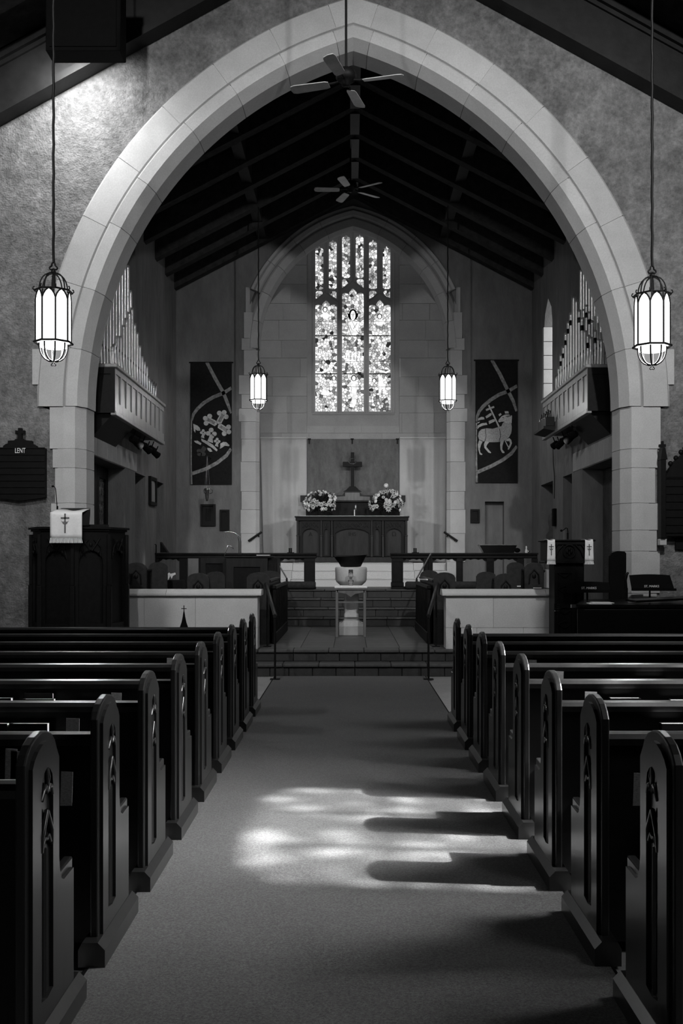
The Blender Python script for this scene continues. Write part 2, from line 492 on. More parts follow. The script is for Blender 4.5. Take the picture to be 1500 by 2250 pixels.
rad = math.radians
arch = empty('trim_3', (XC, AY, SPR), 'great pointed chancel arch of pale cut limestone', kind='structure')
po = [(5.57, AY + .035), (5.53, AY - .02), (5.215, AY - .02), (5.195, AY + .02), (5.195, AY + .43), (5.57, AY + .43)]
pi_ = [(5.185, AY - .03), (5.165, AY - .045), (5.02, AY - .045), (4.925, AY + .12), (4.90, AY + .45), (5.185, AY + .45)]
JO = [0, 8.5, 17.5, 26.8, 36.0, 45.1, 54.0, 63.0, 71.6]
JI = [0, 8.5, 17.5, 27.6, 35.2, 45.6, 54.2, 62.6, 71.0]
for side in (-1, 1):
    for (prof, J) in ((po, JO), (pi_, JI)):
        for a, b in zip(J[:-1], J[1:]):
            mb = MB(); sector(mb, prof, rad(a), rad(b), OFF, SPR, XC, side); mb.build('voussoir', 'stone', arch)
for (prof, J) in ((po, JO), (pi_, JI)):
    mb = MB()
    for side in (-1, 1): sector(mb, prof, rad(J[-1]), 0, OFF, SPR, XC, side, n=3, end_apex=True)
    mb.build('keystone', 'stone', arch)
mb = MB()     # mortar bed behind the joints
for side in (-1, 1): sector(mb, [(5.55, AY + .038), (5.525, AY - .010), (5.215, AY - .010), (5.20, AY + .05), (5.18, AY + .05), (5.165, AY - .035), (5.028, AY - .035), (4.94, AY + .13), (4.92, AY + .42), (5.55, AY + .42)], 0, 0, OFF, SPR, XC, side, n=14, end_apex=True)
mb.build('mortar_bed', 'mortar', arch)

PJ = [3.49, 2.94, 2.69, 2.23, 1.875, 1.60, 1.05, .55, 0]
PW = [3.97, 3.93, 3.90, 3.95, 3.92, 3.96, 3.92, 3.97]
for side, nm in ((-1, 'left'), (1, 'right')):
    pr = empty('trim_%d' % (4 if side < 0 else 5), (XC + side * 3.7, AY, 0), '%s pier of the great arch built of squared stones' % nm, kind='structure')
    for i in range(8):
        z1, z0 = PJ[i], PJ[i + 1]; w = PW[i] + (.05 if side > 0 else 0)
        g = .004
        def poly(w_):
            q = [(w_, AY + .0), (3.79, AY + .0), (3.785, AY - .035), (3.63, AY - .035), (3.525, AY + .14), (3.50, AY + .45), (w_, AY + .45)]
            return [(XC + side * a, b) for a, b in q]
        MB().prism(poly(w), 'z', z0 + g, z1 - g).build('stone_block', 'stone', pr)
    # joggled stones at the springing outside the ring
    for (z0, z1, w) in ((3.49, 3.78, 4.13), (3.78, 4.25, 4.20)):
        MB().box(XC + side * 4.0, XC + side * w, AY + .005, AY + .2, z0 + .004, z1 - .004).build('stone_block', 'stone', pr)
    MB().prism([(XC + side * a, b) for a, b in ((3.87, AY + .008), (3.797, AY + .008), (3.787, AY - .027), (3.638, AY - .027), (3.535, AY + .14), (3.512, AY + .43), (3.87, AY + .43))], 'z', 0, 3.49).build('mortar_core', 'mortar', pr)

# ---- steps into the chancel, chancel floor of tiles
st = empty('chancel_steps', (0, 13.03, 0), 'two dark tiled steps up from the nave to the chancel', kind='structure')
MB().box(-2.7, 2.4, 13.06, 13.4, 0, .13).box(-3.55, 3.2, 13.37, 13.6, 0, .29).build('step_core', 'grout', st)
for (y, z0, z1) in ((13.03, 0, .125), (13.34, .165, .285)):
    x = -3.5 if z0 else -2.7
    xr = 3.2 if z0 else 2.4
    k = 0
    while x < xr - .05:
        w = .30 if (k % 3) else .24
        MB().box(x + .004, min(x + w, xr) - .004, y, y + .04, z0 + .004, z1, .004).build('riser_tile', 'step', st); x += w; k += 1
for (y0, y1, z) in ((13.0, 13.36, .165), (13.31, 13.62, .32)):
    x, xr = (-2.7, 2.4) if z < .2 else (-3.5, 3.2)
    while x < xr - .05:
        MB().box(x + .003, min(x + .46, xr) - .003, y0, y1, z - .04, z, .008).build('nosing_tile', 'nosing', st); x += .46

cf = MB().box(CL - .8, CR + .8, 13.6, 18.0, .1, ZC - .012).build('floor_chancel', 'grout'); tag(cf, 'dark tiled chancel floor between the choir stalls', kind='structure')
for i in range(7):
    for j in range(10):
        x0 = -1.54 + i * .44; y0 = 13.62 + j * .43
        MB().box(x0 + .004, x0 + .436, y0 + .004, y0 + .426, ZC - .03, ZC).build('floor_tile', 'tile', cf)
MB().box(CL - .8, -1.545, 13.6, 18.0, ZC - .03, ZC).build('floor_margin', 'tile', cf)
MB().box(1.545, CR + .8, 13.6, 18.0, ZC - .03, ZC).build('floor_margin', 'tile', cf)

ss = empty('sanctuary_steps', (0, 17.9, ZC), 'four dark brick-faced steps up to the communion rail', kind='structure')
SY = [17.9, 18.2, 18.5, 18.8]; SZ = [.32, .475, .63, .785, .94]
for i in range(4):
    y = SY[i]; z0, z1 = SZ[i], SZ[i + 1]
    MB().box(CL, CR, y + .03, 19.0, z0 - .02, z1 - .03).build('step_core', 'grout', ss)
    x = -1.62 + (.0, .21, .1, .3)[i] - .3; k = 0
    while x < 1.68:
        w = (.62, .40, .55, .33, .66)[(k + i * 2) % 5]
        MB().box(max(x, -1.65) + .003, min(x + w, 1.7) - .003, y, y + .04, z0 + .004, z1 - .032, .003).build('riser_brick', 'step', ss); x += w; k += 1
    x = -1.65; k = 0
    while x < 1.69:
        w = (.52, .66, .6)[(k + i) % 3]
        MB().box(x + .003, min(x + w, 1.7) - .003, y - .03, y + .33, z1 - .03, z1, .008).build('nosing_tile', 'nosing', ss); x += w; k += 1
    for (a, b) in ((CL, -1.652), (1.702, CR)):
        MB().box(a, b, y - .01, y + .33, z0, z1).build('step_margin', 'step', ss)

sf = MB().box(CL, CR, 19.12, EY + .4, .5, ZS - .002).build('floor_sanctuary', 'tile'); tag(sf, 'dark floor strip behind the communion rail', kind='structure')
ap = empty('altar_steps', (EX, 20.6, ZS), 'three pale carpeted steps rising to the altar', kind='structure')
AYs = [20.6, 20.95, 21.3]; AZs = [.94, 1.10, 1.26, 1.42]
for i in range(3):
    y1 = AYs[i + 1] if i < 2 else BY
    prof = [(AYs[i], AZs[i]), (AYs[i], AZs[i + 1] - .025), (AYs[i] - .012, AZs[i + 1] - .012), (AYs[i] - .008, AZs[i + 1] - .003), (AYs[i] + .01, AZs[i + 1]), (y1 + .02, AZs[i + 1]), (y1 + .02, AZs[i])]
    hw = 1.30 if i < 2 else 1.93
    MB().prism(prof, 'x', EX - 1.25, EX + 1.25).build('carpeted_step', 'white_carpet', ap)
    for sg in (-1, 1):
        MB().box(EX + sg * 1.254, EX + sg * 1.92, AYs[i] + .01, y1 + .02, AZs[i], AZs[i + 1] - .004, .006).build('stone_step', 'stone_dull', ap)

# ---- chancel side walls with openings
def side_wall(x, sg, holes, name, label):
    lo = min(x, x + sg * .34); hi = max(x, x + sg * .34)
    w = MB().plate(rect(AY + .45, EY + .25, .0, 8.0), holes, 'x', lo, hi).build(name, 'plaster_chancel')
    return tag(w, label, kind='structure')
LH = [rect(13.95, 16.4, .33, 2.95), rect(17.15, 18.0, .95, 2.95), rect(19.05, 19.75, .95, 2.95), rect(14.05, 17.16, 4.05, 7.0)]
LZ = (4.62, 6.45)
lz = [(19.05, LZ[0]), (19.05, 5.95), (19.15, 6.22), (19.45, LZ[1]), (19.75, 6.22), (19.86, 5.95), (19.86, LZ[0])]
RH = [rect(14.1, 16.6, .33, 2.95), rect(17.37, 18.1, .95, 2.95), rect(19.0, 20.2, .95, 2.95), rect(14.05, 17.3, 4.05, 7.0), lz]
wcl = side_wall(CL, -1, LH, 'wall_chancel_left', 'plastered chancel wall on the left with door recesses and organ opening')
wcr = side_wall(CR, 1, RH, 'wall_chancel_right', 'plastered chancel wall on the right with recesses and organ opening')
for (x, sg, w, hs) in ((CL, -1, wcl, LH), (CR, 1, wcr, RH)):
    xb = x + sg * .335
    for i, h in enumerate(hs):
        ys = [p[0] for p in h]; zs = [p[1] for p in h]
        if i < 3:
            d = .05 if i == 0 else .25
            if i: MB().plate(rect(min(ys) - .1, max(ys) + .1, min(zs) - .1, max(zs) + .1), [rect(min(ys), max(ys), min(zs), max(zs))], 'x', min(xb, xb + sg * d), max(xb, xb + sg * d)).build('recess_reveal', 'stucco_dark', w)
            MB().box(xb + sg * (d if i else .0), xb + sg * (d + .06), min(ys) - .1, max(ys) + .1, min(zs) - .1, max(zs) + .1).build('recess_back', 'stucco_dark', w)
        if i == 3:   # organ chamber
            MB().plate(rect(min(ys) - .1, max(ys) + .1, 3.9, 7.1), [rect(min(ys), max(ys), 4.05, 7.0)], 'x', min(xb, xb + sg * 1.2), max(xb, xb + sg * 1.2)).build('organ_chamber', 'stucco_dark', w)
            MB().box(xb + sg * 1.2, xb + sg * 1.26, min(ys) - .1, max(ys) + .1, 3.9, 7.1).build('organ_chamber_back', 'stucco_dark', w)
    # soldier course of stones over the wide recess
    y = 13.95
    while y < 17.0:
        MB().box(x - sg * .012, x + sg * .05, y + .006, y + .294, 2.96, 3.27, .006).build('lintel_stone', 'stone_dull', w); y += .30

# lancet in the right chancel wall
w2 = empty('window_2', (CR + .3, 19.45, LZ[0]), 'narrow bright lancet window in the right chancel wall', kind='structure')
MB().plate(lz, [], 'x', CR + .335, CR + .35).build('pane', 'lancet_glass', w2)
for k in range(1, 6):
    MB().box(CR + .32, CR + .334, 19.05, 19.86, LZ[0] + k * .3, LZ[0] + k * .3 + .02).build('saddle_bar', 'iron', w2)
# splayed stone reveal, block by block
for k in range(5):
    z0 = LZ[0] + k * .27
    MB().box(CR - .012, CR + .325, 19.835, 19.95, z0 + .004, z0 + .286).build('reveal_stone', 'stone', w2)

# ---- wall with the sanctuary arch
EOFF, ESPR = .62, 5.86
gate = [(EX - 2.06, 0)] + [(EX - 2.06, 5.3)] + pointed(2.9 - EOFF, ESPR, EOFF, EX, 14) + [(EX + 2.06, 5.3), (EX + 2.06, 0)]
outl = [(CL - .1, 0), (CL - .1, 7.5), (.08, 9.5), (CR + .1, 7.5), (CR + .1, 0)]
nx0, nx1 = X_(1065, EY), X_(1107, EY); nz1 = Z_(1102, EY)
niche = rect(nx0, nx1, ZS + .01, nz1)
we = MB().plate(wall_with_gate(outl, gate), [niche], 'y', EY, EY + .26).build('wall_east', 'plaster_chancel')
tag(we, 'dim plaster wall either side of the sanctuary arch', kind='structure')
MB().box(nx0 - .1, nx1 + .1, EY + .2, EY + .27, ZS - .05, nz1 + .1).build('recess_back', 'plaster_chancel', we)

ea = empty('trim_6', (EX, EY, ESPR), 'moulded pointed sanctuary arch framing the stained glass window', kind='structure')
pin = [(2.56, EY + .14), (2.60, EY - .02), (2.74, EY - .05), (2.78, EY - .02), (2.78, EY + .24), (2.56, EY + .24)]
pout = [(2.785, EY - .03), (2.81, EY - .10), (2.88, EY - .13), (2.93, EY - .09), (2.98, EY - .10), (3.02, EY - .02), (3.02, EY + .1), (2.785, EY + .1)]
for side in (-1, 1):
    J = [0, 12, 25, 38, 51, 64]
    for a, b in zip(J[:-1], J[1:]):
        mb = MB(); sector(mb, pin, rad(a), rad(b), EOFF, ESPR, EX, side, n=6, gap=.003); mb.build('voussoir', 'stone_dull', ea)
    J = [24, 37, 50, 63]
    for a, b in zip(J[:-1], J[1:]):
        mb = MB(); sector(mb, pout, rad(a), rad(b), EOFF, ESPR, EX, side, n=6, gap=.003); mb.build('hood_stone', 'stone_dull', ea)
for prof, a, nm in ((pin, 64, 'keystone'), (pout, 63, 'hood_keystone')):
    mb = MB()
    for side in (-1, 1): sector(mb, prof, rad(a), 0, EOFF, ESPR, EX, side, n=4, end_apex=True, gap=.003)
    mb.build(nm, 'stone_dull', ea)
QU = [(632, 687, 540), (687, 744, 536), (744, 770, 531), (770, 825, 536), (825, 867, 525), (867, 898, 531), (898, 927, 525), (927, 965, 530), (965, 1015, 531), (1015, 1080, 529), (1080, 1120, 531), (1120, 1172, 529), (1172, 1235, 530)]
for side, nm in ((-1, 'left'), (1, 'right')):
    pr = empty('trim_%d' % (7 if side < 0 else 8), (EX + side * 2.1, EY, ZS), '%s stone jamb of the sanctuary arch with toothed outer edge' % nm, kind='structure')
    for (ya, yb, px) in QU:
        z1, z0 = Z_(ya, EY), Z_(yb, EY)
        w = EX - X_(px, EY)
        xi = 1.94 if z1 < 5.9 else (2.02 if z1 < 6.6 else 2.10)
        q = [(xi + .07, EY - .04), (w, EY - .04), (w, EY + .2), (xi, EY + .2), (xi, EY + .04)]
        MB().prism([(EX + side * a, b) for a, b in q], 'z', z0 + .003, z1 - .003).build('stone_block', 'stone_dull', pr)
    MB().box(EX + side * 1.94, EX + side * 2.2, EY - .04, EY + .2, ZS, Z_(1235, EY)).build('stone_block', 'stone_dull', pr)

# ---- sanctuary recess: side walls, ceiling, back wall of ashlar
HW = 2.14
for side, nm in ((-1, 'left'), (1, 'right')):
    w = MB().box(EX + side * HW, EX + side * (HW + .25), EY + .2, BY + .3, ZS, 9.6).build('wall_sanctuary_' + nm, 'stone_dull'); tag(w, '%s side wall of the sanctuary recess' % nm, kind='structure')
w = MB().box(EX - HW - .25, EX + HW + .25, EY + .2, BY + .4, 9.6, 9.75).build('ceiling_sanctuary', 'roof_wood'); tag(w, 'dark ceiling over the sanctuary recess', kind='structure')
WX0, WX1 = X_(685, BY), X_(866, BY); WZ0 = Z_(911, BY)
wcx = (WX0 + WX1) / 2
FW0, FW1, FZ0 = X_(674, BY), X_(877, BY), Z_(936, BY)
ab = MB().plate([(EX - HW, ZA - .3), (EX + HW, ZA - .3), (EX + HW, 9.6), (EX - HW, 9.6)],
                [[(FW0, FZ0), (FW1, FZ0), (FW1, 9.2), (FW0, 9.2)]], 'y', BY + .01, BY + .35).build('wall_sanctuary_back', 'mortar')
tag(ab, 'pale ashlar back wall of the sanctuary around the tall window', kind='structure')
z = ZA; row = 0
CH = [.43, .40, .46, .38, .44]
while z < 9.55:
    h = CH[row % 5]; z1 = min(z + h, 9.6)
    x = EX - HW; k = 0
    while x < EX + HW - .02:
        w_ = (.92, .74, 1.05, .62)[(k + row * 3) % 4]
        if k == 0: w_ *= (.5, .9, .7)[row % 3]
        xe = min(x + w_, EX + HW)
        segs = [(x, xe)]
        if z1 > FZ0 + .02:
            segs = []
            if x < FW0: segs.append((x, min(xe, FW0)))
            if xe > FW1: segs.append((max(x, FW1), xe))
            if z < FZ0 - .02 and min(xe, FW1) - max(x, FW0) > .03:
                MB().box(max(x, FW0) + .003, min(xe, FW1) - .003, BY - .012, BY + .06, z + .003, FZ0 - .003).build('stone_block', 'stone_dull', ab)
        for a, b in segs:
            if b - a > .03:
                zt = z1
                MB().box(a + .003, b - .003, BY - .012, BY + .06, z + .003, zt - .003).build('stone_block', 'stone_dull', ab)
        x = xe; k += 1
    z = z1; row += 1

# ---- chancel ceiling
cc_ = MB()
for sg in (-1, 1):
    xe = (CL - .3) if sg < 0 else (CR + .3)
    y0, y1 = AY + .42, EY + .3; d0, d1 = .34, .46
    cc_.add([(xe, y0, roof_z(xe) + d0), (.08, y0, roof_z(.08) + d0), (.08, y1, roof_z(.08) + d0), (xe, y1, roof_z(xe) + d0),
             (xe, y0, roof_z(xe) + d1), (.08, y0, roof_z(.08) + d1), (.08, y1, roof_z(.08) + d1), (xe, y1, roof_z(xe) + d1)],
            [(0, 1, 2, 3), (4, 7, 6, 5), (0, 4, 5, 1), (2, 6, 7, 3), (0, 3, 7, 4), (1, 5, 6, 2)])
cc = cc_.build('ceiling_chancel', 'roof_wood'); tag(cc, 'black timber chancel ceiling with rafters, purlins and ridge beam', kind='structure')
for k in range(8):
    y = 21.05 - k * 1.03
    for sg in (-1, 1):
        xe = CL if sg < 0 else CR
        MB().prism([(xe, roof_z(xe)), (.08, roof_z(.08)), (.08, roof_z(.08) + .34), (xe, roof_z(xe) + .34)], 'y', y - .10, y + .10).build('rafter', 'beam', cc)
for xx in (-1.80, 1.92):
    for k in range(7):
        y = 21.05 - k * 1.03
        MB().box(xx - .09, xx + .09, y - .93, y - .10, roof_z(xx) + .08, roof_z(xx) + .36).build('purlin', 'rafter', cc)
for k in range(7):
    y = 21.05 - k * 1.03
    MB().box(.0, .16, y - .93, y - .10, roof_z(.08) - .05, roof_z(.08) + .3).build('ridge_beam', 'rafter', cc)

# ================================================================== EAST WINDOW (window_1)
def c6(cx, cy): return (X_(680 + cx / 5.358, BY), Z_(500 + cy / 5.358, BY))
w1 = empty('window_1', (wcx, BY, WZ0), 'tall three-light stained glass window above the altar with small figures', kind='structure')
def lancet(x0, x1, yb, ysh, ytop):
    xm = (x0 + x1) / 2; w = x1 - x0
    pts = [(x0, yb), (x0, ysh + 25)]
    # cusped head: side foil, pointed centre foil, side foil
    pts += [(x0 + w * .02, ysh), (x0 + w * .13, ysh - 10), (x0 + w * .27, ysh - 2), (x0 + w * .33, ysh + 12)]
    pts += [(x0 + w * .33, ysh - 18), (x0 + w * .40, ytop + 22), (xm, ytop), (x0 + w * .60, ytop + 22), (x0 + w * .67, ysh - 18)]
    pts += [(x0 + w * .67, ysh + 12), (x0 + w * .73, ysh - 2), (x0 + w * .87, ysh - 10), (x0 + w * .98, ysh), (x1, ysh + 25), (x1, yb)]
    return pts
def upper(x0, x1, yt, yb):
    xm = (x0 + x1) / 2; w = x1 - x0
    return [(x0, yb - 12), (x0, yt + 20), (x0 + w * .12, yt + 4), (x0 + w * .35, yt), (xm, yt - 26), (x0 + w * .65, yt), (x0 + w * .88, yt + 4), (x1, yt + 20), (x1, yb - 12), (x0 + w * .75, yb), (x0 + w * .25, yb)]
def eyelet(x0, x1, y0, y1, left):
    w = x1 - x0
    q = [(x0, y1), (x0, y0 + 15), (x0 + w * .2, y0), (x0 + w * .75, y0), (x1, y0 + 20), (x0 + w * .9, y0 + (y1 - y0) * .5), (x0 + w * .6, y0 + (y1 - y0) * .8)]
    return q if left else [(x0 + x1 - a, b) for a, b in q]
LIGHTS = [('main', 65, 320, 845, 2160, lancet(65, 320, 2160, 905, 845)), ('main', 382, 637, 705, 2160, lancet(382, 637, 2160, 768, 705)), ('main', 700, 955, 840, 2160, lancet(700, 955, 2160, 908, 840))]
for (a, b, t, bt) in ((65, 160, 225, 722), (225, 317, 150, 715), (382, 475, 90, 585), (543, 635, 90, 585), (700, 793, 150, 715), (862, 952, 225, 715)):
    LIGHTS.append(('upper', a, b, t - 26, bt, upper(a, b, t, bt)))
for (a, b, t, bt, lf) in ((70, 155, 732, 830, True), (230, 315, 735, 825, False), (382, 468, 592, 700, True), (552, 637, 592, 700, False), (702, 790, 730, 830, True), (868, 950, 727, 820, False)):
    LIGHTS.append(('eyelet', a, b, t, bt, eyelet(a, b, t, bt, lf)))
holes = [[c6(*p) for p in L[5]] for L in LIGHTS]
headc = [(30, 2195), (30, 240), (180, 130), (350, 50), (508, -10), (670, 50), (840, 130), (1000, 240), (1000, 2195)]
outerc = [c6(*p) for p in headc]
MB().plate(outerc, holes, 'y', BY + .06, BY + .16).build('tracery', 'stone_dull', w1)
# moulded mullions and ogee ribs in front of the tracery plate
def rib(pts, r, name='mullion'): MB().tube([(c6(*p)[0], BY + .06, c6(*p)[1]) for p in pts], r, 6).build(name, 'stone_dull', w1)
for cx in (352, 669): rib([(cx, 2180), (cx, 1000), (cx, 60)], .026)
for cx, b in ((190, 770), (508, 620), (826, 770)): rib([(cx, b), (cx, 100 if cx != 508 else 10)], .020)
for (xl, xm, xr, yb, yt) in ((45, 190, 335, 862, 780), (362, 508, 655, 725, 640), (682, 826, 975, 862, 780)):
    L = [(xl, yb), (xl + 60, yb - 40), (xl + 100, yb - 75), (xm - 8, yt - 20)]
    rib(L, .018, 'ogee_rib'); rib([(2 * xm - a, b) for a, b in L], .018, 'ogee_rib')
rib([(38, 2180), (38, 245)], .03, 'window_frame'); rib([(992, 2180), (992, 245)], .03, 'window_frame'); rib([(30, 2188), (1000, 2188)], .032, 'window_sill')
# recessed stone lining round the window
ol = [(FW0, FZ0), (FW1, FZ0), (FW1, 9.2), (FW0, 9.2)]
MB().plate(ol, [outerc], 'y', BY + .05, BY + .3).build('window_surround', 'stone_dull', w1)

def clip(poly, nx, ny, d):
    out = []
    for i in range(len(poly)):
        a = poly[i]; b = poly[(i + 1) % len(poly)]
        da = a[0] * nx + a[1] * ny - d; db = b[0] * nx + b[1] * ny - d
        if da <= 0: out.append(a)
        if (da < 0) != (db < 0) and abs(da - db) > 1e-12:
            t = da / (da - db); out.append((a[0] + (b[0] - a[0]) * t, a[1] + (b[1] - a[1]) * t))
    return out
rg = random.Random(3)
def in_ell(x, y, cx, cy, rx, ry): return ((x - cx) / rx) ** 2 + ((y - cy) / ry) ** 2 < 1
def tone(x, y):
    """which glass a piece at crop position (x, y) is cut from: figures are paler"""
    p = [.40, .30, .18, .09]
    if y < 840 and not (382 < x < 637 and y > 705): p = [.26, .28, .24, .14]
    for (cx, cy, rx, ry) in ((195, 1010, 60, 90), (180, 1480, 70, 110), (200, 1900, 70, 110), (830, 1060, 70, 90), (850, 1330, 60, 90), (850, 1880, 70, 130), (515, 1880, 60, 150), (510, 1200, 70, 90), (510, 1520, 90, 110)):
        if in_ell(x, y, cx, cy, rx, ry): p = [.80, .16, .03, .01]
    if in_ell(x, y, 520, 1380, 80, 60) or in_ell(x, y, 230, 1220, 40, 50): p = [.2, .3, .3, .15]
    r = rg.random(); s = 0
    for i, q in enumerate(p):
        s += q
        if r < s: return i
    return 4
cells = []
for (kind, x0, x1, y0, y1, _) in LIGHTS:
    sp = 33.0 if kind == 'main' else 30.0
    seeds = []
    ny_ = max(2, int((y1 - y0) / sp)); nx_ = max(2, int(round((x1 - x0) / sp)))
    for k in range(nx_ * ny_):
        best = None; bd = -1
        for c in range(7):
            q = (rg.uniform(x0 + 4, x1 - 4), rg.uniform(y0 + 4, y1 - 4))
            d = min([(q[0] - a) ** 2 + (q[1] - b) ** 2 for a, b in seeds] or [1e9])
            if d > bd: bd, best = d, q
        seeds.append(best)
    for k, (sx, sy) in enumerate(seeds):
        poly = [(x0 - 2, y0 - 2), (x1 + 2, y0 - 2), (x1 + 2, y1 + 2), (x0 - 2, y1 + 2)]
        near = sorted(seeds, key=lambda q: (q[0] - sx) ** 2 + (q[1] - sy) ** 2)[1:18]
        for (qx, qy) in near:
            dx, dy = qx - sx, qy - sy; L = math.hypot(dx, dy)
            if L < 1e-6: continue
            dx /= L; dy /= L
            poly = clip(poly, dx, dy, sx * dx + sy * dy + L / 2 - 2.2)
            if len(poly) < 3: break
        if len(poly) >= 3: cells.append((poly, tone(sx, sy), kind))
cells.sort(key=lambda c: -abs(sum(c[0][i - 1][0] * c[0][i][1] - c[0][i][0] * c[0][i - 1][1] for i in range(len(c[0])))))
rest = {}
for n, (poly, t, kind) in enumerate(cells):
    q = [c6(*p) for p in poly]
    if n < 300:
        MB().prism(q, 'y', BY + .125, BY + .135).build('pane', GL[t], w1)
    else:
        rest.setdefault(t, MB()).prism(q, 'y', BY + .125, BY + .135)
for t, mb in rest.items():
    o = mb.build('small_panes', GL[t], w1); o['kind'] = 'stuff'
MB().prism([c6(*p) for p in headc], 'y', BY + .15, BY + .17).build('lead_backing', 'gl_line', w1)
for cy in (1262, 1712):
    MB().box(c6(55, 0)[0], c6(965, 0)[0], BY + .105, BY + .122, c6(0, cy + 5)[1], c6(0, cy - 5)[1]).build('saddle_bar', 'iron', w1)
for cy in (1415, 1565, 1865, 2010, 1090):
    MB().box(c6(55, 0)[0], c6(965, 0)[0], BY + .112, BY + .12, c6(0, cy + 1.5)[1], c6(0, cy - 1.5)[1]).build('saddle_bar', 'iron', w1)
# painted figures: faces, halos and robes laid in the glass
def glass_shape(pts, t, name, d=0.0):
    MB().prism([c6(*p) for p in pts], 'y', BY + .118 - d, BY + .124 - d).build(name, GL[t] if isinstance(t, int) else M[t], w1)
def ell(cx, cy, rx, ry, n=14, a0=0, a1=2 * PI): return [(cx + rx * math.cos(a0 + (a1 - a0) * i / n), cy + ry * math.sin(a0 + (a1 - a0) * i / n)) for i in range(n)]
glass_shape(ell(510, 1000, 64, 78), 'gl_line', 'halo_rim')
for k in range(7):
    a = PI + PI * (k + .08) / 7; b = PI + PI * (k + .82) / 7
    glass_shape([(510 + r * math.cos(t), 1000 + r * 1.2 * math.sin(t)) for r, t in ((46, a), (60, a), (60, b), (46, b))], 1, 'halo_pane', .003)
glass_shape(ell(510, 1020, 30, 58), 0, 'face_pane', .004)
for cx in (498, 522): glass_shape(ell(cx, 1008, 6, 4, 8), 'gl_line', 'eye_line', .008)
glass_shape([(507, 1012), (513, 1012), (515, 1038), (505, 1038)], 2, 'nose_line', .008)
glass_shape(ell(510, 1052, 9, 3, 8), 'gl_line', 'mouth_line', .008)
glass_shape([(470, 1000), (483, 985), (482, 1060), (466, 1075)], 'gl_line', 'hair_line', .003)
glass_shape([(550, 1000), (537, 985), (538, 1060), (554, 1075)], 'gl_line', 'hair_line', .003)
glass_shape([(455, 1120), (490, 1085), (535, 1085), (580, 1120), (570, 1210), (545, 1255), (480, 1255), (465, 1190)], 0, 'robe_pane')
for (a, b) in (((500, 1090), (540, 1170)), ((560, 1110), (515, 1180)), ((470, 1130), (500, 1200)), ((440, 1100), (490, 1250)), ((545, 1190), (600, 1250))):
    dx, dy = b[0] - a[0], b[1] - a[1]; L = math.hypot(dx, dy); nx, ny = -dy / L * 2.2, dx / L * 2.2
    glass_shape([(a[0] + nx, a[1] + ny), (b[0] + nx, b[1] + ny), (b[0] - nx, b[1] - ny), (a[0] - nx, a[1] - ny)], 'gl_line', 'fold_line', .004)
for (cx, cy, s) in ((180, 950, 1.0), (825, 1030, 1.0), (520, 1760, 1.1), (160, 1570, .8), (760, 1790, .9), (285, 1760, .9)):
    glass_shape(ell(cx, cy, 30 * s, 33 * s), 'gl_line', 'halo_rim')
    glass_shape(ell(cx, cy + 3, 20 * s, 25 * s), 0, 'face_pane', .003)
def robe(pts): glass_shape(pts, 0, 'robe_pane', .001)
robe([(495, 1800), (545, 1800), (575, 1850), (555, 1900), (550, 2060), (520, 2110), (470, 2100), (500, 2000), (500, 1860), (455, 1840)])
robe([(160, 985), (205, 985), (235, 1020), (205, 1070), (165, 1060), (145, 1020)])
robe([(800, 1065), (855, 1065), (880, 1110), (850, 1140), (800, 1140), (775, 1110)])
robe([(180, 1860), (215, 1900), (250, 1950), (215, 1965), (130, 1955), (150, 1910)])
robe([(810, 1740), (850, 1740), (880, 1850), (905, 1945), (880, 1950), (850, 1850), (840, 1960), (815, 1960)])
robe([(760, 1660), (830, 1660), (900, 1685), (945, 1660), (950, 1680), (905, 1705), (830, 1690)])
robe([(80, 1690), (140, 1695), (200, 1660), (250, 1600), (265, 1610), (215, 1680), (150, 1708), (80, 1708)])
for (x0, xx) in ((430, 445), (455, 470), (490, 515), (530, 550), (575, 590), (610, 622)):
    glass_shape([(x0, 1580), (xx, 1580), (xx - 3, 1450), (x0 + 3, 1450)], 0, 'flame_pane', .001)
for (cx, cy) in ((262, 310), (262, 520), (98, 1480), (752, 1495), (930, 1080), (905, 660), (425, 495), (562, 155), (130, 640), (935, 340)):
    star = []
    for i in range(12): r = 30 if i % 2 == 0 else 11; star.append((cx + r * math.cos(PI * i / 6), cy + r * math.sin(PI * i / 6)))
    glass_shape(star, 0, 'star_pane', .004)

# ================================================================== CARPET
cp = MB().box(-.95, .95, -2.9, 13.0, 0, .012).build('aisle_carpet', 'carpet')
tag(cp, 'dark grey carpet runner along the centre aisle, crossed by sunlight', 'carpet')
for sg in (-1, 1):
    MB().box(sg * .95, sg * .962, -2.9, 13.0, 0, .0122).build('carpet_binding', 'matte_black', cp)

# ================================================================== PEWS
ORD = ['nearest the camera', 'second from the camera', 'third from the camera', 'fourth from the camera', 'fifth from the camera', 'sixth from the camera', 'seventh from the camera', 'eighth from the camera', 'ninth from the camera, foremost']
W = .92
END = [(0, .013), (0, .905), (.022, .932), (.055, .955), (.10, .970), (.155, .978), (.165, .978), (.22, .970), (.265, .955), (.30, .930), (.325, .895), (.325, .565), (.330, .535), (.342, .508), (.36, .497), (.50, .503), (.50, .013)]
def inset(poly, d):
    n = len(poly); out = []
    for i in range(n):
        p0, p1, p2 = (Vector(poly[i - 1]), Vector(poly[i]), Vector(poly[(i + 1) % n]))
        a = (p1 - p0).normalized(); b = (p2 - p1).normalized()
        na, nb = Vector((a.y, -a.x)), Vector((b.y, -b.x))
        m = (na + nb)
        if m.length < 1e-6: m = na
        m = m.normalized(); k = d / max(.35, m.dot(na))
        out.append((p1.x + m.x * k, p1.y + m.y * k))
    return out
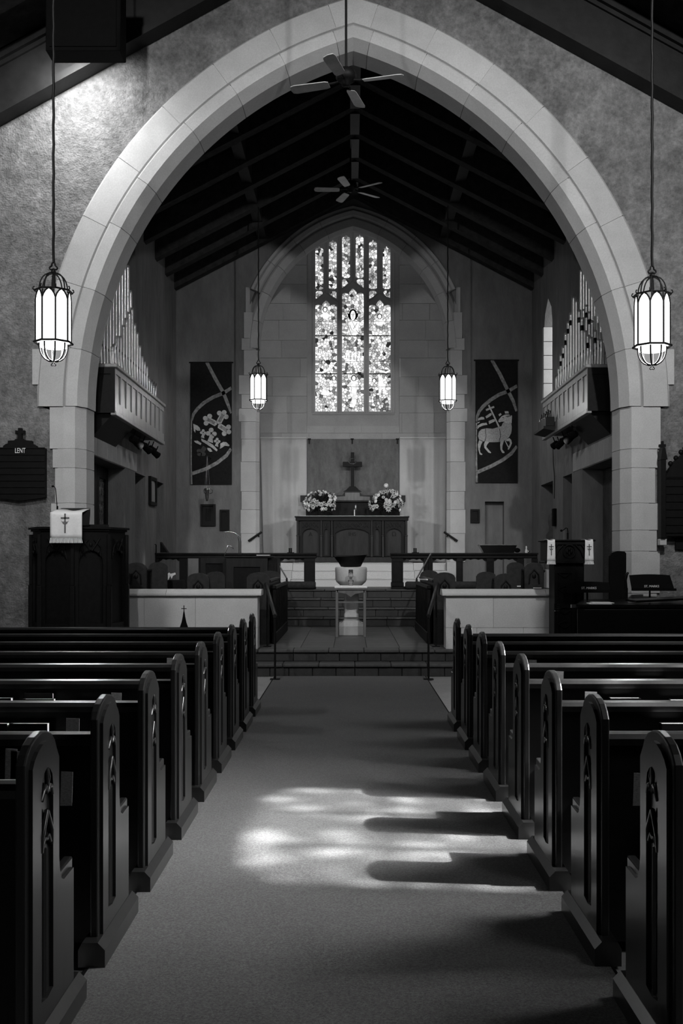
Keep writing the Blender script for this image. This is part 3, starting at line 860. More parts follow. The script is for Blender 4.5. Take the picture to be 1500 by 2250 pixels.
FACE = [(.030, .10), (.030, .888), (.05, .910), (.085, .930), (.13, .944), (.16, .948), (.19, .944), (.235, .930), (.275, .905), (.300, .875), (.300, .56), (.308, .515), (.330, .480), (.355, .470), (.47, .474), (.47, .10)]
HOLE = [(.115, .175), (.175, .165), (.235, .175), (.235, .80), (.225, .838), (.20, .858), (.175, .866), (.15, .858), (.125, .838), (.115, .80)]
def make_pew(sg):
    """sg=-1: left of the aisle. Local origin: aisle face, near edge, floor."""
    root = empty('pew', (0, 0, 0))
    d = sg                      # direction away from the aisle
    e = MB().prism(END, 'x', .012 * d, .042 * d).build('pew_end', 'pew', root, bevel=.006)
    MB().plate(FACE, [HOLE], 'x', 0, .013 * d).build('face_moulding', 'pew', e)
    # carving in the sunk panel: trefoil drops, ogee arch, centre ridge
    def lobe(cy, cz, r): return [(cy + r * math.cos(t * PI / 6), cz + r * math.sin(t * PI / 6)) for t in range(12)]
    mb = MB()
    mb.tube([(.004 * d, .12, .775), (.002 * d, .135, .80), (.002 * d, .16, .81), (.002 * d, .165, .79)], .009, 6)
    mb.tube([(.004 * d, .23, .775), (.002 * d, .215, .80), (.002 * d, .19, .81), (.002 * d, .185, .79)], .009, 6)
    mb.tube([(.002 * d, .175, .862), (.0 * d, .165, .835), (.002 * d, .175, .812), (0, .185, .835), (.002 * d, .175, .862)], .007, 6)
    mb.build('trefoil_carving', 'pew', e)
    mb = MB()
    mb.tube([(.004 * d, .122, .62), (.002 * d, .126, .665), (.002 * d, .15, .70), (.002 * d, .175, .735)], .008, 6)
    mb.tube([(.004 * d, .228, .62), (.002 * d, .224, .665), (.002 * d, .20, .70), (.002 * d, .175, .735)], .008, 6)
    mb.tube([(.004 * d, .135, .63), (.002 * d, .155, .655), (.002 * d, .175, .648), (.002 * d, .195, .655), (.004 * d, .215, .63)], .006, 6)
    mb.build('ogee_carving', 'pew', e)
    MB().prism([(.010 * d, .165), (.003 * d, .175), (.010 * d, .185)], 'z', .17, .62).build('panel_ridge', 'pew', e)
    pl = [(-.045 * 1, 0), (-.045, .085), (-.03, .105), (.53, .105), (.545, .085), (.545, 0)]
    MB().prism([(-.028 * d, .0125), (-.028 * d, .075), (-.002 * d, .102), (.056 * d, .102), (.070 * d, .075), (.070 * d, .0125)], 'y', -.06, .53).build('plinth', 'pew', root)
    L = 3.62
    x0, x1 = .042 * d, L * d
    MB().prism([(.085, .44), (.075, .80), (.105, .80), (.115, .44)], 'x', x0, x1).build('pew_back', 'pew_back', root)
    rail = [(.045, .80), (.040, .825), (.052, .842), (.075, .848), (.105, .845), (.125, .832), (.125, .808), (.10, .80)]
    MB().prism(rail, 'x', x0, x1).build('top_rail', 'pew', root)
    MB().prism([(.115, .42), (.115, .45), (.46, .46), (.485, .448), (.485, .425)], 'x', x0, x1).build('seat', 'pew_back', root)
    MB().box(x0, x1, .43, .46, .02, .42).build('seat_front', 'pew_back', root)
    r = MB().box(x0 + .25 * d, x1 - .2 * d, -.035, .075, .575, .59).build('book_rack', 'pew_back', root)
    MB().box(x0 + .25 * d, x1 - .2 * d, -.045, -.03, .575, .655).build('rack_lip', 'pew_back', r)
    MB().box(x0, x1, .085, .11, .05, .44).build('lower_board', 'pew_back', root)
    MB().prism(END, 'x', x1, x1 + .05 * d).build('pew_end', 'pew', root)
    return root
PL = 2.94; PS = .846
protoL = make_pew(-1); protoR = make_pew(1)
tag(protoL, cat='pew', group='pews left of the aisle'); tag(protoR, cat='pew', group='pews right of the aisle')
PEWY = [PL + i * PS for i in range(9)]
for i in range(9):
    lab = 'dark oak pew left of the aisle, ' + ORD[i]
    o = protoL if i == 0 else copy_tree(protoL)
    o.location = (-W, PEWY[i], 0); o['label'] = lab
for i in range(8):
    lab = 'dark oak pew right of the aisle, ' + (ORD[i] if i < 7 else 'eighth from the camera, foremost')
    o = protoR if i == 0 else copy_tree(protoR)
    o.location = (W, PEWY[i] + .01, 0); o['label'] = lab

# ---- hymnals and cards in the pew racks
def book(px0, px1, row, side, label, thick=.036, tilt=0.0, h=.20):
    y = PEWY[row] + .02; D = y - .02
    x0, x1 = X_(px0, D), X_(px1, D)
    r = empty('hymnal', ((x0 + x1) / 2, y, .592), label, 'book', 'hymnals in the pew racks')
    z0 = .592; hh = h
    def slab(z_0, z_1, xa, xb, ya, yb, nm, m):
        MB().box(xa, xb, ya, yb, z_0, z_1, .001).build(nm, m, r)
    slab(z0, z0 + hh, x0, x1, y - thick, y - thick + .004, 'cover', 'book')
    slab(z0, z0 + hh, x0, x1, y + .0, y + .004, 'cover', 'book')
    slab(z0 + .004, z0 + hh - .003, x0 + .004, x1 - .002, y - thick + .004, y, 'pages', 'paper')
    slab(z0, z0 + hh, x0 - .003, x0 + .001, y - thick, y + .004, 'spine', 'book')
    return r
def card(px0, px1, py0, py1, row, label, m='card'):
    D = PEWY[row] - .02
    x0, x1 = X_(px0, D), X_(px1, D); z0, z1 = max(.595, Z_(py1, D)), Z_(py0, D)
    if z1 - z0 < .03: z0 = z1 - .12
    z0 = min(z0, .60)
    o = MB().prism([(x0, z0), (x1 - .004, z0), (x1, z1), (x0 + .004, z1 + .002)], 'y', D - .012, D - .009).build('pew_card', m)
    return tag(o, label, 'card', 'printed cards in the pew racks')
book(-40, 18, 2, -1, 'black hymnal cut by the left picture edge in the third left pew rack', h=.165)
book(24, 106, 2, -1, 'black hymnal with white page edges in the third left pew rack', h=.165)
book(-30, 26, 3, -1, 'dark hymnal cut by the left picture edge in the fourth left pew rack', h=.165)
book(52, 120, 3, -1, 'larger of two stacked dark hymnals in the fourth left pew rack', h=.16)
book(50, 112, 3, -1, 'thin white-topped hymnal behind another in the fourth left pew rack', h=.185, thick=.02).location.y += .03
book(155, 205, 3, -1, 'low hymnal to the right of the stacked pair in the fourth left pew rack', h=.15)
book(0, 66, 4, -1, 'hymnal lying low at the left edge of the fifth left pew rack', h=.15)
book(212, 260, 5, -1, 'hymnal with a bright slanting edge in the sixth left pew rack', h=.165)
card(145, 176, 1578, 1615, 2, 'printed card standing in the third left pew rack')
card(244, 268, 1522, 1548, 3, 'printed card half behind a pew end in the fourth left pew rack')
card(366, 390, 1446, 1462, 5, 'small printed card beside the pew end in the sixth left pew rack')
card(12, 40, 1645, 1695, 1, 'left of two overlapping cards in the second left pew rack')
card(24, 52, 1650, 1695, 1, 'right of two overlapping cards in the second left pew rack')
card(134, 162, 1695, 1775, 1, 'tall printed card behind the nearest left pew end')
book(1452, 1520, 2, 1, 'hymnal with bright page edge in the third right pew rack', h=.165)
book(1340, 1406, 3, 1, 'hymnal catching sunlight in the fourth right pew rack', h=.165)
book(1472, 1530, 3, 1, 'hymnal cut by the right picture edge in the fourth right pew rack', h=.155)
book(1412, 1468, 4, 1, 'hymnal with pale page edge in the fifth right pew rack', h=.165)
card(1282, 1310, 1520, 1545, 3, 'printed card above a pew end in the fourth right pew rack')
card(1216, 1237, 1475, 1498, 4, 'printed card beside the pew end in the fifth right pew rack')
card(1160, 1178, 1450, 1462, 5, 'small printed card in the sixth right pew rack')
card(1388, 1406, 1698, 1775, 1, 'tall printed card behind the nearest right pew end')

# ================================================================== LANTERNS
def make_lantern():
    r = empty('pendant_lantern', (0, 0, 0)); tag(r, cat='lantern', group='hanging lanterns')
    R = .158
    def ring(rad_, z, t, name):
        MB().tube([(rad_ * math.cos(PI * (k + .5) / 4), rad_ * math.sin(PI * (k + .5) / 4), z) for k in range(8)], t, 6, closed=True, smooth=False).build(name, 'iron', r)
    ring(R + .012, 0, .009, 'top_ring'); ring(R + .016, -.475, .010, 'bottom_ring')
    def dome(z0, r0, z1, n=7, inward=1.0):
        return [(r0 * math.cos(PI / 2 * i / n) ** .8 + .012 * i / n, z0 + (z1 - z0) * math.sin(PI / 2 * i / n)) for i in range(n + 1)]
    pr = dome(.0, .127, .17)
    pb = dome(-.48, .128, -.645)
    def rot(me, a): pass
    crown = MB().tube([(x, 0, z) for x, z in pr], .0065, 6).mesh('crown_rib')
    bask = MB().tube([(x, 0, z) for x, z in pb], .0075, 6).mesh('basket_rib')
    c8 = math.cos(PI / 8)
    hw = R * math.sin(PI / 8); ri = R * c8
    gl = [(-hw + .004, -.47), (hw - .004, -.47), (hw - .004, -.085), (hw * .8, -.055), (hw * .45, -.022), (0, -.004), (-hw * .45, -.022), (-hw * .8, -.055), (-hw + .004, -.085)]
    pane = MB().prism([(a, c) for a, c in gl], 'x', ri - .004, ri).mesh('pane')
    arch_b = MB().tube([(ri + .002, -hw, -.47), (ri + .002, -hw, -.085), (ri + .002, -hw * .8, -.05), (ri + .002, -hw * .45, -.018), (ri + .002, 0, .0), (ri + .002, hw * .45, -.018), (ri + .002, hw * .8, -.05), (ri + .002, hw, -.085), (ri + .002, hw, -.47)], .008, 5).mesh('pane_frame')
    knob = MB().tube([(R + .012, 0, 0), (R + .026, 0, .012), (R + .022, 0, .03), (R + .010, 0, .032)], .006, 5).mesh('scroll')
    for me, m in ((crown, 'iron'), (bask, 'iron'), (pane, 'lamp_pane'), (arch_b, 'iron'), (knob, 'iron')): me.materials.append(M[m])
    for k in range(8):
        for me, nm, da in ((pane, 'pane', 0), (arch_b, 'pane_frame', 0), (crown, 'crown_rib', PI / 8), (bask, 'basket_rib', PI / 8), (knob, 'scroll', PI / 8)):
            o = link(nm, me, None, r); o.rotation_euler.z = PI * k / 4 + da
    MB().lathe([(.125, -.478), (.125, -.515), (.118, -.518), (.118, -.478)], 16).build('glass_collar', 'lamp_pane', r)
    MB().lathe([(.012, .165), (.024, .172), (.024, .19), (.012, .2)], 10).build('crown_boss', 'iron', r)
    MB().tube([(0, 0, .17), (0, 0, -.02)], .010, 6).build('centre_stem', 'iron', r)
    # trefoil loop at the top, small trefoil finial below
    def trefoil(cz, s, t, nm):
        pts = []
        for k in range(24):
            a = 2 * PI * k / 24 + PI / 2
            rr = s * (1 + .35 * math.cos(3 * (a - PI / 2)))
            pts.append((rr * math.cos(a), 0, cz + rr * math.sin(a)))
        MB().tube(pts, t, 6, closed=True).build(nm, 'iron', r)
    trefoil(.232, .030, .008, 'loop'); trefoil(-.672, .018, .004, 'finial')
    return r
lan = make_lantern()
def hang_cord(r, ztop):
    z0 = r.location.z
    n = 40
    pts = [(.003 * math.cos(i * 2.1), .003 * math.sin(i * 2.1), .27 + (ztop - z0 - .27) * i / n) for i in range(n + 1)]
    me = MB().tube(pts, .0125, 6).mesh('cord'); link('cord', me, M['iron'], r)
spots = [((-2.751, 9.5, 3.978), 'left hanging lantern in front of the great arch', 7.9),
         ((2.80, 9.5, 3.945), 'right hanging lantern in front of the great arch', 7.9),
         ((-1.70, 19.0, 4.915), 'smaller hanging lantern on the left before the sanctuary', 8.3),
         ((1.81, 19.0, 4.905), 'smaller hanging lantern on the right before the sanctuary', 8.35)]
for i, (p, lab, zt) in enumerate(spots):
    o = lan if i == 0 else copy_tree(lan)
    o.location = p; o['label'] = lab
for o, (p, lab, zt) in zip([x for x in COL.objects if x.name.startswith('pendant_lantern')], spots):
    hang_cord(o, zt)
    b = lamp('lantern_bulb', 'POINT', (0, 0, -.55), None, (130.0 if p[0] < 0 else 50.0) if p[1] < 15 else 40.0, shadow_soft_size=.05); b.parent = o

# ================================================================== CEILING FANS
def make_fan(loc, angles, ztop, label, rad_=.66):
    x, y, z = loc
    r = empty('ceiling_fan', loc, label, 'fan')
    MB().tube([(x, y, z + .1), (x, y, ztop)], .014, 8).build('rod', 'iron', r)
    MB().lathe([(.02, .14), (.06, .13), (.10, .10), (.115, .06), (.115, .02), (.09, -.01), (.05, -.03), (.05, -.06), (.02, -.075)], 20, (x, y, z)).build('motor_housing', 'iron', r)
    for a in angles:
        t = rad(a); c, s = math.cos(t), math.sin(t)
        def q(u, v, w): return (x + u * c - v * s, y + u * s + v * c, z + w)
        b = MB()
        o2 = [(.20, -.045), (.24, -.058), (.60, -.068), (.645, -.055), (rad_, 0), (.645, .055), (.60, .068), (.24, .058), (.20, .045)]
        vs = [q(u, v, -.03 + v * .22) for u, v in o2] + [q(u, v, -.022 + v * .22) for u, v in o2]
        n = len(o2)
        b.add(vs, [tuple(range(n)), tuple(range(n, 2 * n))] + [(i, (i + 1) % n, (i + 1) % n + n, i + n) for i in range(n)])
        bl = b.build('blade', 'fan_blade', r)
        MB().tube([q(.08, 0, -.005), q(.16, 0, -.015), q(.25, 0, -.015)], .012, 6).build('blade_bracket', 'iron', bl)
    return r
M['fan_blade'] = mat('fan_blade', .42, .4, spec=.4, noise=((10, .2),), coat=.2)
make_fan((X_(760, 11.5), 11.5, Z_(176, 11.5)), [75, 163, 253, 345], 10.2, 'four-bladed ceiling fan on a long rod before the arch')
make_fan((X_(770, 18.5), 18.5, Z_(414, 18.5)), [38, 110, 182, 254, 326], 8.9, 'smaller five-bladed ceiling fan under the chancel ridge')

# ---- black loudspeaker box hung at top left, flood lamp above it washing the plaster
sp = empty('hanging_loudspeaker', (X_(182, 12.0), 12.0, Z_(112, 12.0)), 'black box loudspeaker hung in the top left corner', 'loudspeaker')
xa, xb, zb = X_(100, 12.0), X_(265, 12.0), Z_(112, 12.0)
MB().box(xa, xb, 12.0, 12.3, zb, zb + 1.0, .01).build('cabinet', 'matte_black', sp)
MB().box(xa + .05, xb - .05, 11.985, 12.0, zb + .05, zb + .95).build('grille', 'matte_black', sp)
for x in (xa + .1, xb - .1): MB().tube([(x, 12.15, zb + 1.0), (x, 12.15, nave_z(x) + .84)], .01, 6).build('suspension_rod', 'iron', sp)
def flood(loc, target, power, label, size=.9, blend=.9, soft=.08):
    r = empty('flood_lamp', loc, label, 'lamp')
    d = (Vector(target) - Vector(loc)).normalized(); L = Vector(loc)
    MB().tube([L - d * .16, L - d * .15, L - d * .02, L - d * .01], [.03, .06, .075, .075], 12).build('housing', 'matte_black', r)
    MB().tube([L - d * .16, (loc[0], loc[1], loc[2] + .22)], .012, 6).build('bracket', 'matte_black', r)
    o = lamp('flood_beam', 'SPOT', loc, target, power, spot_size=size, spot_blend=blend, shadow_soft_size=soft)
    o.parent = r; o.location = d * .01
    return r
flood((-3.45, 12.60, 7.86), (-3.62, 13.43, 6.9), 260, 'flood lamp under the left roof slope washing the plaster', 2.9, 1.0)

flood((-2.9, 4.2, 8.25), (-2.3, 13.4, 5.1), 1700, 'unseen flood lamp added under the left nave roof to light the arch', 1.2, 1.0, .15)  # unseen pair added as frontal fill on the arch, fixtures invented
flood((2.9, 4.2, 8.25), (2.3, 13.4, 5.4), 2450, 'unseen flood lamp added under the right nave roof to light the arch', 1.2, 1.0, .15)

# ================================================================== ORGAN CASES AND PIPES
def organ(side):
    sg = side
    if sg < 0: xf, d0, d1, zt, zb_, xw, dd1 = -3.25, 14.17, 17.88, 4.20, 3.52, CL, 17.05
    else: xf, d0, d1, zt, zb_, xw, dd1 = 3.40, 14.68, 18.08, 4.29, 3.62, CR, 17.2
    nm = 'left' if sg < 0 else 'right'
    r = empty('pipe_organ', (xf, d0, zb_), 'organ case with rows of metal pipes on the %s chancel wall' % nm, 'organ')
    xi = xw + sg * .02
    body = MB().box(xf + sg * .03, xw - sg * .003, d0, d1, zb_ + .05, zt - .03).build('case_body', 'oak', r)
    fr = MB()
    # front face: frame with sunk panels
    n = 10; pw = (d1 - d0) / n
    hs = [rect(d0 + i * pw + .06, d0 + (i + 1) * pw - .02, zb_ + .16, zt - .13) for i in range(n)]
    fr.plate(rect(d0, d1, zb_, zt), hs, 'x', min(xf, xf + sg * .03), max(xf, xf + sg * .03)).build('front_frame', 'oak_case', r)
    for h in hs:
        y0, y1, z0, z1 = h[0][0], h[1][0], h[0][1], h[2][1]
        MB().box(xf + sg * .018, xf + sg * .03, y0 - .01, y1 + .01, z0 - .01, z1 + .01).build('case_panel', 'oak_case', r)
    MB().box(xf - sg * .03, xw - sg * .003, d0 - .03, d1 + .02, zt - .05, zt, .008).build('cornice', 'oak_case', r)
    MB().box(xf - sg * .015, xf + sg * .06, d0 - .015, d1 + .01, zb_ - .03, zb_ + .03, .006).build('bottom_moulding', 'oak_case', r)
    MB().plate(rect(min(xf, xw), max(xf, xw), zb_, zt), [rect(min(xf, xw) + .06, max(xf, xw) - .06, zb_ + .14, zt - .14)], 'y', d0 - .02, d0).build('end_frame', 'oak', r)
    MB().prism([(xf + sg * .05, zb_), (xw - sg * .003, zb_), (xw - sg * .003, zb_ - .32)], 'y', d0 + .1, d0 + 1.5).build('bracket_corbel', 'oak', r)
    # chamber sill under the inner rows of pipes
    def pipe(x, y, h, rr, zb2=zt):
        m = MB()
        prof = [(rr * .35, 0), (rr * .55, .02), (rr, .22 + rr), (rr * .96, .24 + rr), (rr, .26 + rr), (rr, h - .06), (rr * 1.06, h - .05), (rr * 1.06, h), (rr * .8, h), (rr * .8, h - .02)]
        m.lathe(prof, 10, (x, y, zb2))
        o = m.build('pipe', 'pipe', r)
        m2 = MB().box(x - sg * rr * .98 - .004, x - sg * rr * .98 + .004, y - rr * .35, y + rr * .35, zb2 + .26 + rr, zb2 + .30 + rr).build('pipe_mouth', 'pipe_dark', o)
        if sg > 0 and h > .5 and random.random() < .6:
            MB().lathe([(rr * 1.12, h - .20), (rr * 1.14, h - .12), (rr * 1.12, h - .20)], 10, (x, y, zb2)).build('pipe_collar', 'pipe_dark', o)
        return o
    def row(x, pts, rr0, step, z2=zt):
        """pts: (y, height) knots along the row"""
        y = pts[0][0]
        while y <= pts[-1][0]:
            for (ya, ha), (yb, hb) in zip(pts[:-1], pts[1:]):
                if ya <= y <= yb:
                    h = ha + (hb - ha) * (y - ya) / (yb - ya); break
            rr = max(.012, min(.030, rr0 * (.45 + h * .22)))
            pipe(x, y, max(.2, h + random.uniform(-.05, .05)), rr, z2); y += .10 + rr * 1.6 + step
    if sg < 0:
        row(xf - .10, [(14.4, .30), (15.0, .62), (15.66, 1.2), (16.0, .95), (16.5, .60), (17.1, .34), (17.75, .18)], .036, .055)
        row(xf - .25, [(14.2, .35), (14.5, .75), (15.0, 1.25), (15.5, 1.95), (15.85, 2.25), (16.2, 1.85), (16.5, 1.1), (16.9, .5)], .036, .05)
        row(xw - .25, [(14.4, .7), (15.3, 1.3), (16.2, 1.9), (16.6, 2.1), (17.0, 1.2)], .032, .045)
        row(xw - .55, [(14.5, .9), (16.0, 1.5), (17.0, 2.0)], .03, .05)
    else:
        row(xf + .10, [(14.9, .42), (15.2, .55), (15.6, .95), (15.97, 1.32), (16.3, 1.08), (16.7, .83), (17.1, .5), (17.5, .26)], .040, .05)
        row(xf + .24, [(14.85, .35), (15.4, .75), (15.8, 1.15), (16.2, .95), (16.6, .6), (17.0, .35)], .038, .05)
        row(xw + .10, [(14.5, .6), (15.2, .95), (15.7, 1.3), (16.3, 1.8), (16.85, 2.35), (17.2, 1.9)], .036, .045)
        row(xw + .45, [(14.5, 1.0), (16.0, 1.7), (17.1, 2.2)], .03, .05)
    MB().box(xw + sg * .002, xw + sg * 1.1, 14.10, dd1, zt - .13, zt - .005).build('pipe_chest', 'oak', r)
    return r
orgL = organ(-1); orgR = organ(1)

# ---- stage spot lamps below the organ cases
def spot_can(loc, target, label, beam=None, size=.6):
    r = empty('spot_lamp', loc, label, 'lamp', 'spot lamps below the organ cases')
    L = Vector(loc); d = (Vector(target) - L).normalized()
    MB().tube([L - d * .13, L - d * .11, L - d * .02, L], [.03, .05, .055, .062], 12).build('can', 'matte_black', r)
    MB().tube([L - d * .07, (loc[0], loc[1], loc[2] + .16)], .009, 6).build('yoke', 'matte_black', r)
    if beam:
        o = lamp('spot_beam', 'SPOT', loc, target, beam, spot_size=size, spot_blend=1.0, shadow_soft_size=.05)
        o.parent = r; o.location = d * .012
    return r
lbl = ['nearest the camera', 'second from the camera', 'third from the camera', 'fourth from the camera', 'fifth from the camera', 'farthest from the camera']
TL = [((EX - .2, 22.8, 1.7), 270), None, ((EX + .3, 21.4, 1.2), 200), None, None, None]
for i in range(6):
    y = 15.9 + i * .37
    b = TL[i]
    spot_can((-3.33, y, 3.33 - (i % 2) * .04), b[0] if b else (-1, 21, 1.2), 'black spot lamp under the left organ case, ' + lbl[i], b[1] if b else None, .95)
TR = [((EX + .2, 22.8, 1.7), 270), None, ((EX - .3, 21.4, 1.2), 200), None, None]
for i in range(5):
    y = 16.1 + i * .37
    b = TR[i]
    spot_can((3.48, y, 3.43 - (i % 2) * .04), b[0] if b else (1, 21, 1.2), 'black spot lamp under the right organ case, ' + (lbl[i] if i < 4 else lbl[5]), b[1] if b else None, .95)

# ================================================================== LOW STONE PARAPETS
def parapet(x0, x1, side, label, n):
    r = empty('stone_parapet', ((x0 + x1) / 2, 13.42, ZC), label, 'parapet')
    y0, y1 = 13.40, 13.70
    MB().box(x0 + .01, x1 - .01, y0 + .012, y1 - .01, ZC, 1.02).build('mortar_core', 'mortar', r)
    for (z0, z1, cuts) in ((ZC, .60, (.28, .70)), (.60, 1.0, (.18, .55) if side < 0 else (.43,))):
        xs = [x0] + [x0 + (x1 - x0) * c for c in cuts] + [x1]
        for a, b in zip(xs[:-1], xs[1:]):
            MB().box(a + .0025, b - .0025, y0, y1, z0 + .0025, z1 - .0025).build('stone_block', 'stone', r)
    MB().box(x0 - .0, x1, y0 - .012, y1 + .012, 1.0, 1.022).build('cap_neck', 'stone', r)
    cuts = (.34,) if side < 0 else (.90,)
    xs = [x0 - (.05 if side > 0 else 0)] + [x0 + (x1 - x0) * c for c in cuts] + [x1 + (.05 if side < 0 else 0)]
    for a, b in zip(xs[:-1], xs[1:]):
        MB().prism([(y0 - .05, 1.022), (y0 - .05, 1.045), (y0 - .01, 1.07), (y0 + .03, 1.10), (y1 - .03, 1.10), (y1 + .01, 1.07), (y1 + .05, 1.045), (y1 + .05, 1.022)], 'x', a + .002, b - .002).build('cap_stone', 'stone', r)
    return r
parapet(X_(262, 13.4), X_(566, 13.4), -1, 'low stone parapet beside the pulpit, left of the steps', 3)
parapet(X_(979, 13.4), X_(1222, 13.4), 1, 'low stone parapet beside the lectern, right of the steps', 3)

# ================================================================== PULPIT
pc = (X_(174, 12.75), 12.75)
pu = empty('pulpit', (pc[0], pc[1], 0), 'dark carved octagonal oak pulpit in front of the left pier', 'pulpit')
def octo(R, a0=83): return [(pc[0] + R * math.cos(rad(-(a0 + 45 * k))), pc[1] + R * math.sin(rad(-(a0 + 45 * k)))) for k in range(8)]
RP = .585
MB().prism(octo(RP - .045), 'z', .0, 1.80).build('body', 'oak', pu)
MB().prism(octo(RP + .03), 'z', 1.86, 1.885).prism(octo(RP + .0), 'z', 1.835, 1.86).prism(octo(RP - .025), 'z', 1.80, 1.835).build('rim', 'oak', pu)
MB().prism(octo(RP + .0), 'z', 0, .14).build('base_moulding', 'oak', pu)
oc = octo(RP - .04)
def face_frame(A, B, z0, z1, root, m='oak', nm='carved_panel', proud=.03):
    A = Vector((A[0], A[1])); B = Vector((B[0], B[1])); L = (B - A).length; u = (B - A) / L
    n = Vector((u.y, -u.x))
    mid = (A + B) / 2
    if n.dot(mid - Vector(pc)) < 0: n = -n
    def tr(me_mb):
        me_mb.v = [(A.x + u.x * a + n.x * t, A.y + u.y * a + n.y * t, c) for (t, a, c) in me_mb.v]
        return me_mb
    h = z1 - z0
    ctr = L / 2; w = L - .12
    ogee = [(.06, z0 + .58), (.06, z1 - .36)] + [(a, c) for a, c in pointed(w / 2, z1 - .36, .02, ctr, 6)] + [(L - .06, z1 - .36), (L - .06, z0 + .58)]
    low = rect(.06, L - .06, z0 + .08, z0 + .46)
    tr(MB().plate(rect(.0, L, z0, z1), [ogee, low], 'x', 0, proud)).build(nm, m, root)
    # tracery between arch and frame
    mb = MB()
    for k in (-1, 1):
        mb.tube([(proud, ctr + k * w * .48, z1 - .30), (proud + .008, ctr + k * w * .40, z1 - .16), (proud + .006, ctr + k * w * .12, z1 - .07)], .010, 5)
        mb.tube([(proud, ctr + k * w * .05, z1 - .20), (proud + .01, ctr + k * w * .22, z1 - .12), (proud + .006, ctr + k * w * .36, z1 - .05)], .010, 5)
        mb.blob((proud + .004, ctr + k * w * .30, z1 - .22), .012, .02, .02, 6, 4)
    mb.blob((proud + .004, ctr, z1 - .13), .012, .022, .03, 6, 4)
    tr(mb).build('tracery_carving', m, root)
    tr(MB().box(.0, proud + .012, .07, L - .07, z0 + .50, z0 + .525)).build('panel_sill', m, root)
for k in range(8):
    A, B = oc[k], oc[(k + 1) % 8]
    if (A[1] + B[1]) / 2 < pc[1] + .1:
        face_frame(A, B, .14, 1.80, pu)
for k in range(8):
    x, y = octo(RP - .005)[k]
    if y < pc[1] + .25:
        MB().box(x - .03, x + .03, y - .03, y + .03, .14, 1.18, .008).box(x - .022, x + .022, y - .022, y + .022, 1.18, 1.80, .006).build('buttress', 'oak', pu)
# bookrest with mic
bx0, bx1 = X_(112, 12.07), X_(178, 12.07)
br = MB().prism([(12.12, 1.90), (12.10, 2.0), (12.50, 2.12), (12.50, 2.06), (12.45, 1.90)], 'x', bx0, bx1).build('bookrest', 'oak', pu)
MB().box(bx0 + .02, bx1 + .18, 12.5, 12.7, 1.885, 1.92).build('rest_shelf', 'oak', pu)
# white cloth on the bookrest
cl = empty('pulpit_cloth', ((bx0 + bx1) / 2, 12.08, 1.68), 'white fringed pulpit cloth embroidered with a cross and crown', 'cloth')
nx = 14
def cloth_strip(x0, x1, top_y, top_z, fy, z_edge, z_bot, parent, nm='cloth_panel', amp=.006, nfold=2.5, flare=.0):
    vs = []; fs = []
    rows = [(top_y, top_z), ((top_y + fy) / 2, (top_z + z_edge) / 2 + .004), (fy, z_edge), (fy - .006, z_edge - .03)]
    k = 6
    for i in range(1, k + 1): rows.append((fy - .006, z_edge - .03 + (z_bot - z_edge + .03) * i / k))
    for j, (y, z) in enumerate(rows):
        f = max(0, (j - 3) / (len(rows) - 4))
        for i in range(nx + 1):
            u = i / nx
            x = x0 + (x1 - x0) * u + flare * f * (u - .5)
            vs.append((x, y - amp * f * math.sin(u * nfold * 2 * PI) - .001, z - .012 * abs(math.sin(u * PI)) * (1 if j < 3 else 0) + (.006 * math.sin(u * 9) if j == 0 else 0)))
    n = nx + 1
    for j in range(len(rows) - 1):
        for i in range(nx):
            fs.append((j * n + i, j * n + i + 1, (j + 1) * n + i + 1, (j + 1) * n + i))
    m = MB().add(vs, fs, True)
    o = m.build(nm, 'cloth', parent)
    so = o.modifiers.new('thickness', 'SOLIDIFY'); so.thickness = .004; so.offset = 0
    return o
cloth_strip(X_(110, 12.07), X_(180, 12.07), 12.44, Z_(1120, 12.4) + .01, 12.08, Z_(1126, 12.07), Z_(1182, 12.07), cl)
def fringe(x0, x1, y, z1, z0, parent, n=26, spread=.02):
    mb = MB()
    for i in range(n):
        u = (i + .5) / n; x = x0 + (x1 - x0) * u
        xx = x + (u - .5) * spread
        mb.tube([(x, y, z1), (xx, y - .004 * math.sin(i * 2.2), z0)], [.0055, .0065], 5)
    o = mb.build('fringe', 'cloth', parent)
fringe(X_(110, 12.07), X_(180, 12.07), 12.07, Z_(1182, 12.07), Z_(1193, 12.07), cl)
def crown_cross(xc, y, zc, s, m, parent):
    mb = MB()
    mb.box(xc - .010 * s, xc + .010 * s, y - .003, y, zc - .115 * s, zc + .115 * s)
    mb.box(xc - .050 * s, xc + .050 * s, y - .003, y, zc + .055 * s, zc + .073 * s)
    mb.prism([(xc - .045 * s, zc + .035 * s), (xc - .022 * s, zc - .005 * s), (xc + .022 * s, zc - .005 * s), (xc + .045 * s, zc + .035 * s), (xc + .022 * s, zc + .015 * s), (xc, zc + .038 * s), (xc - .022 * s, zc + .015 * s)], 'y', y - .004, y - .001)
    return mb.build('embroidered_cross', m, parent)
M['embroid'] = mat('embroidery_thread', .14, .7, spec=.3, noise=((80, .4),))
crown_cross(X_(143, 12.07), 12.067, Z_(1150, 12.07), 1.0, 'embroid', cl)
mc = empty('pulpit_microphone', (X_(126, 12.4), 12.4, 2.0), 'black gooseneck microphone rising above the pulpit cloth', 'microphone')
q = [P(126, 1121, 12.4), P(125, 1110, 12.4), P(124, 1095, 12.4), P(122, 1074, 12.4), P(120, 1070, 12.4), P(116, 1068.5, 12.4)]
MB().tube(q, .005, 6).build('gooseneck', 'matte_black', mc)
MB().tube([q[0], q[0] + Vector((0, 0, .05))], .011, 8).build('socket', 'matte_black', mc)
MB().blob(q[-1], .017, .015, .013, 8, 6).build('capsule', 'matte_black', mc)
